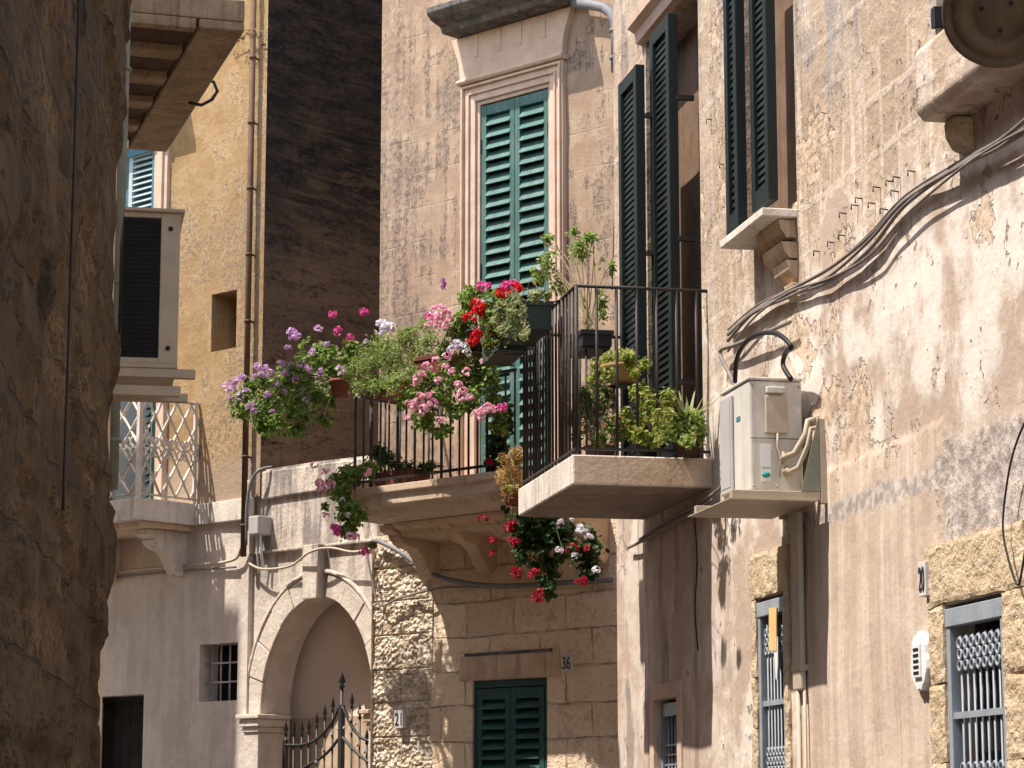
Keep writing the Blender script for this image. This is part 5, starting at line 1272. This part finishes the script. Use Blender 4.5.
# 11 tall bush on the concrete balcony's far corner
px_b = P(RW, 590, 352, .45)
plant('tall_shrub', 'tall thin shrub with sparse twigs rising above the far corner of the concrete balcony', 'shrub', RW, tuple(px_b),
      [(548, 262, 14, 12, .55), (565, 245, 14, 12, .5), (540, 275, 10, 12, .55), (590, 238, 14, 8, .45), (600, 262, 6, 8, .4), (556, 285, 10, 16, .5), (580, 250, 12, 12, .45), (548, 240, 10, 8, .5), (602, 305, 6, 20, .35), (612, 268, 4, 10, .3), (575, 232, 8, 6, .5)],
      520, .020, 'oval', M_LEAFB, [(540, 268, .6, 'white', .6)], pot=('trough', .2, .10, M_BCABLE), nst=26, shell=.5, stem_r=.005, dens=2.3)
s2 = thing('plant_stand', 'tall dark iron stand carrying the trough of the thin shrub at the far corner', 'plant stand', RW, (px_b.x, px_b.y, CZ1))
for xx in (-.15, .15):
    for yy in (-.06, .06): d = MB(); d.tube([(xx, yy, 0), (xx, yy, px_b.z - CZ1 - .007)], .008, 5); d.build('leg', M_IRON, s2)
d = MB(); d.box(-.18, .18, -.09, .09, px_b.z - CZ1 - .012, px_b.z - CZ1 - .001); d.build('top', M_IRON, s2)
# 12 plants behind the near bars
def cb_plant(name, label, px, q, blobs, n, size, shape, m, pot, flowers=(), **kw):
    b = P(RW, px, 452, q); b.z = CZ1 + .002
    return plant(name, label, 'potted plant', RW, (b.x, b.y, b.z), blobs, n, size, shape, m, flowers, pot=pot, **kw)
stq = .42; b = P(RW, 622, 400, stq)
st = thing('plant_stand', 'small dark iron stand under the ochre bowl on the concrete balcony', 'plant stand', RW, (b.x, b.y, CZ1))
pz = P(RW, 622, 385, stq).z - CZ1
d = MB()
for k in range(4): t = k*1.57+.7; d.tube([(.09*math.cos(t), .09*math.sin(t), 0), (.06*math.cos(t), .06*math.sin(t), pz-.008)], .007, 5)
d.build('leg', M_IRON, st); d = MB(); d.lathe([(.08, pz-.008), (.08, pz-.001)], 16); d.build('top', M_IRON, st)
plant('succulent_bowl', 'ochre bowl of yellow green succulents, highest pot on the concrete balcony', 'potted plant', RW, (b.x, b.y, CZ1 + pz),
      [(608, 361, 18, 9, stq), (628, 360, 18, 9, stq), (620, 355, 20, 6, stq), (644, 364, 7, 6, stq), (596, 375, 10, 16, stq+.05), (608, 376, 14, 8, stq+.13), (634, 374, 10, 6, stq+.13)], 1200, .018, 'oval', M_LEAFY, pot=('bowl', .125, .12, M_BTUB), nst=8)
cb_plant('leafy_plant', 'leafy plant with reddish shoots in the terracotta pot by the corner bar', 600, .55, [(592, 420, 16, 20, .55), (605, 396, 16, 16, .5), (614, 428, 16, 16, .55), (585, 400, 10, 16, .6), (572, 425, 8, 16, .72), (600, 440, 20, 8, .6), (596, 378, 10, 10, .5)], 1500, .017, 'oval', M_LEAFR, ('round', .09, .13, M_SOFDARK), [(567, 404, .78, 'pink', .4)], nst=24)
cb_plant('leafy_plant', 'broad leaved green plant in the middle of the concrete balcony', 648, .35, [(650, 410, 22, 16, .35), (640, 394, 16, 12, .35), (664, 418, 18, 14, .35), (630, 422, 16, 16, .42), (655, 438, 22, 8, .42), (640, 436, 18, 8, .5), (668, 398, 12, 10, .3)], 1300, .020, 'oval', M_LEAFY, ('round', .09, .12, M_BCABLE), nst=20)
sp = cb_plant('spiky_plant', 'spiky plant with long pale striped blades beside the wall', 688, .16, [(690, 424, 16, 16, .16), (676, 430, 14, 16, .24), (700, 428, 8, 18, .1), (688, 440, 16, 8, .28)], 800, .018, 'oval', M_LEAFB, ('round', .085, .12, M_SOFDARK), nst=10)
d = MB(); rnd = random.Random(9); bb0 = P(RW, 688, 452, .16); bb0.z = CZ1 + .002
for k in range(22):
    t = rnd.uniform(0, 6.28); L = rnd.uniform(.24, .46); le = rnd.uniform(.25, .8); dr = Vector((math.cos(t)*le, math.sin(t)*le, 1)).normalized(); sd = dr.cross(Vector((0, 0, 1))).normalized(); base_ = Vector((0, 0, .13)); pv = None; row = []
    for j in range(6):
        s_ = j/5; c0 = base_ + dr*L*s_ + Vector((dr.x, dr.y, -.6))*L*.28*s_*s_; w_ = .013*(1 - s_*s_*.96); row += [c0 - sd*w_, c0 + sd*w_]
    d.add(row, [(2*j, 2*j+1, 2*j+3, 2*j+2) for j in range(5)])
d.build('blades', M_LEAFP, sp)

# ================================================================== light
w = bpy.data.worlds.new('World'); SC.world = w; w.use_nodes = True
nt = w.node_tree; bg = nt.nodes['Background']; sky = nt.nodes.new('ShaderNodeTexSky'); sky.sky_type = 'NISHITA'; sky.sun_disc = False
sd = Vector((.48, .15, -.90)).normalized()
sky.sun_elevation = math.asin(-sd.z); sky.sun_rotation = math.atan2(-sd.x, -sd.y)
mx = nt.nodes.new('ShaderNodeMix'); mx.data_type = 'RGBA'; mx.blend_type = 'MULTIPLY'; mx.inputs[0].default_value = 1; mx.inputs[7].default_value = (1, .89, .76, 1)
nt.links.new(sky.outputs[0], mx.inputs[6]); nt.links.new(mx.outputs[2], bg.inputs[0]); bg.inputs[1].default_value = .15
ld = bpy.data.lights.new('sun', 'SUN'); ld.energy = 2.7; ld.angle = R_(.53); ld.color = (1, .93, .835)
lo = bpy.data.objects.new('sun', ld); COL.objects.link(lo); lo.rotation_euler = sd.to_track_quat('-Z', 'Y').to_euler()
vs_ = SC.view_settings; vs_.view_transform = 'Standard'; vs_.look = 'None'; vs_.exposure = 1.58; vs_.gamma = 1
SC.render.engine = 'CYCLES'; SC.cycles.max_bounces = 8; SC.cycles.diffuse_bounces = 6
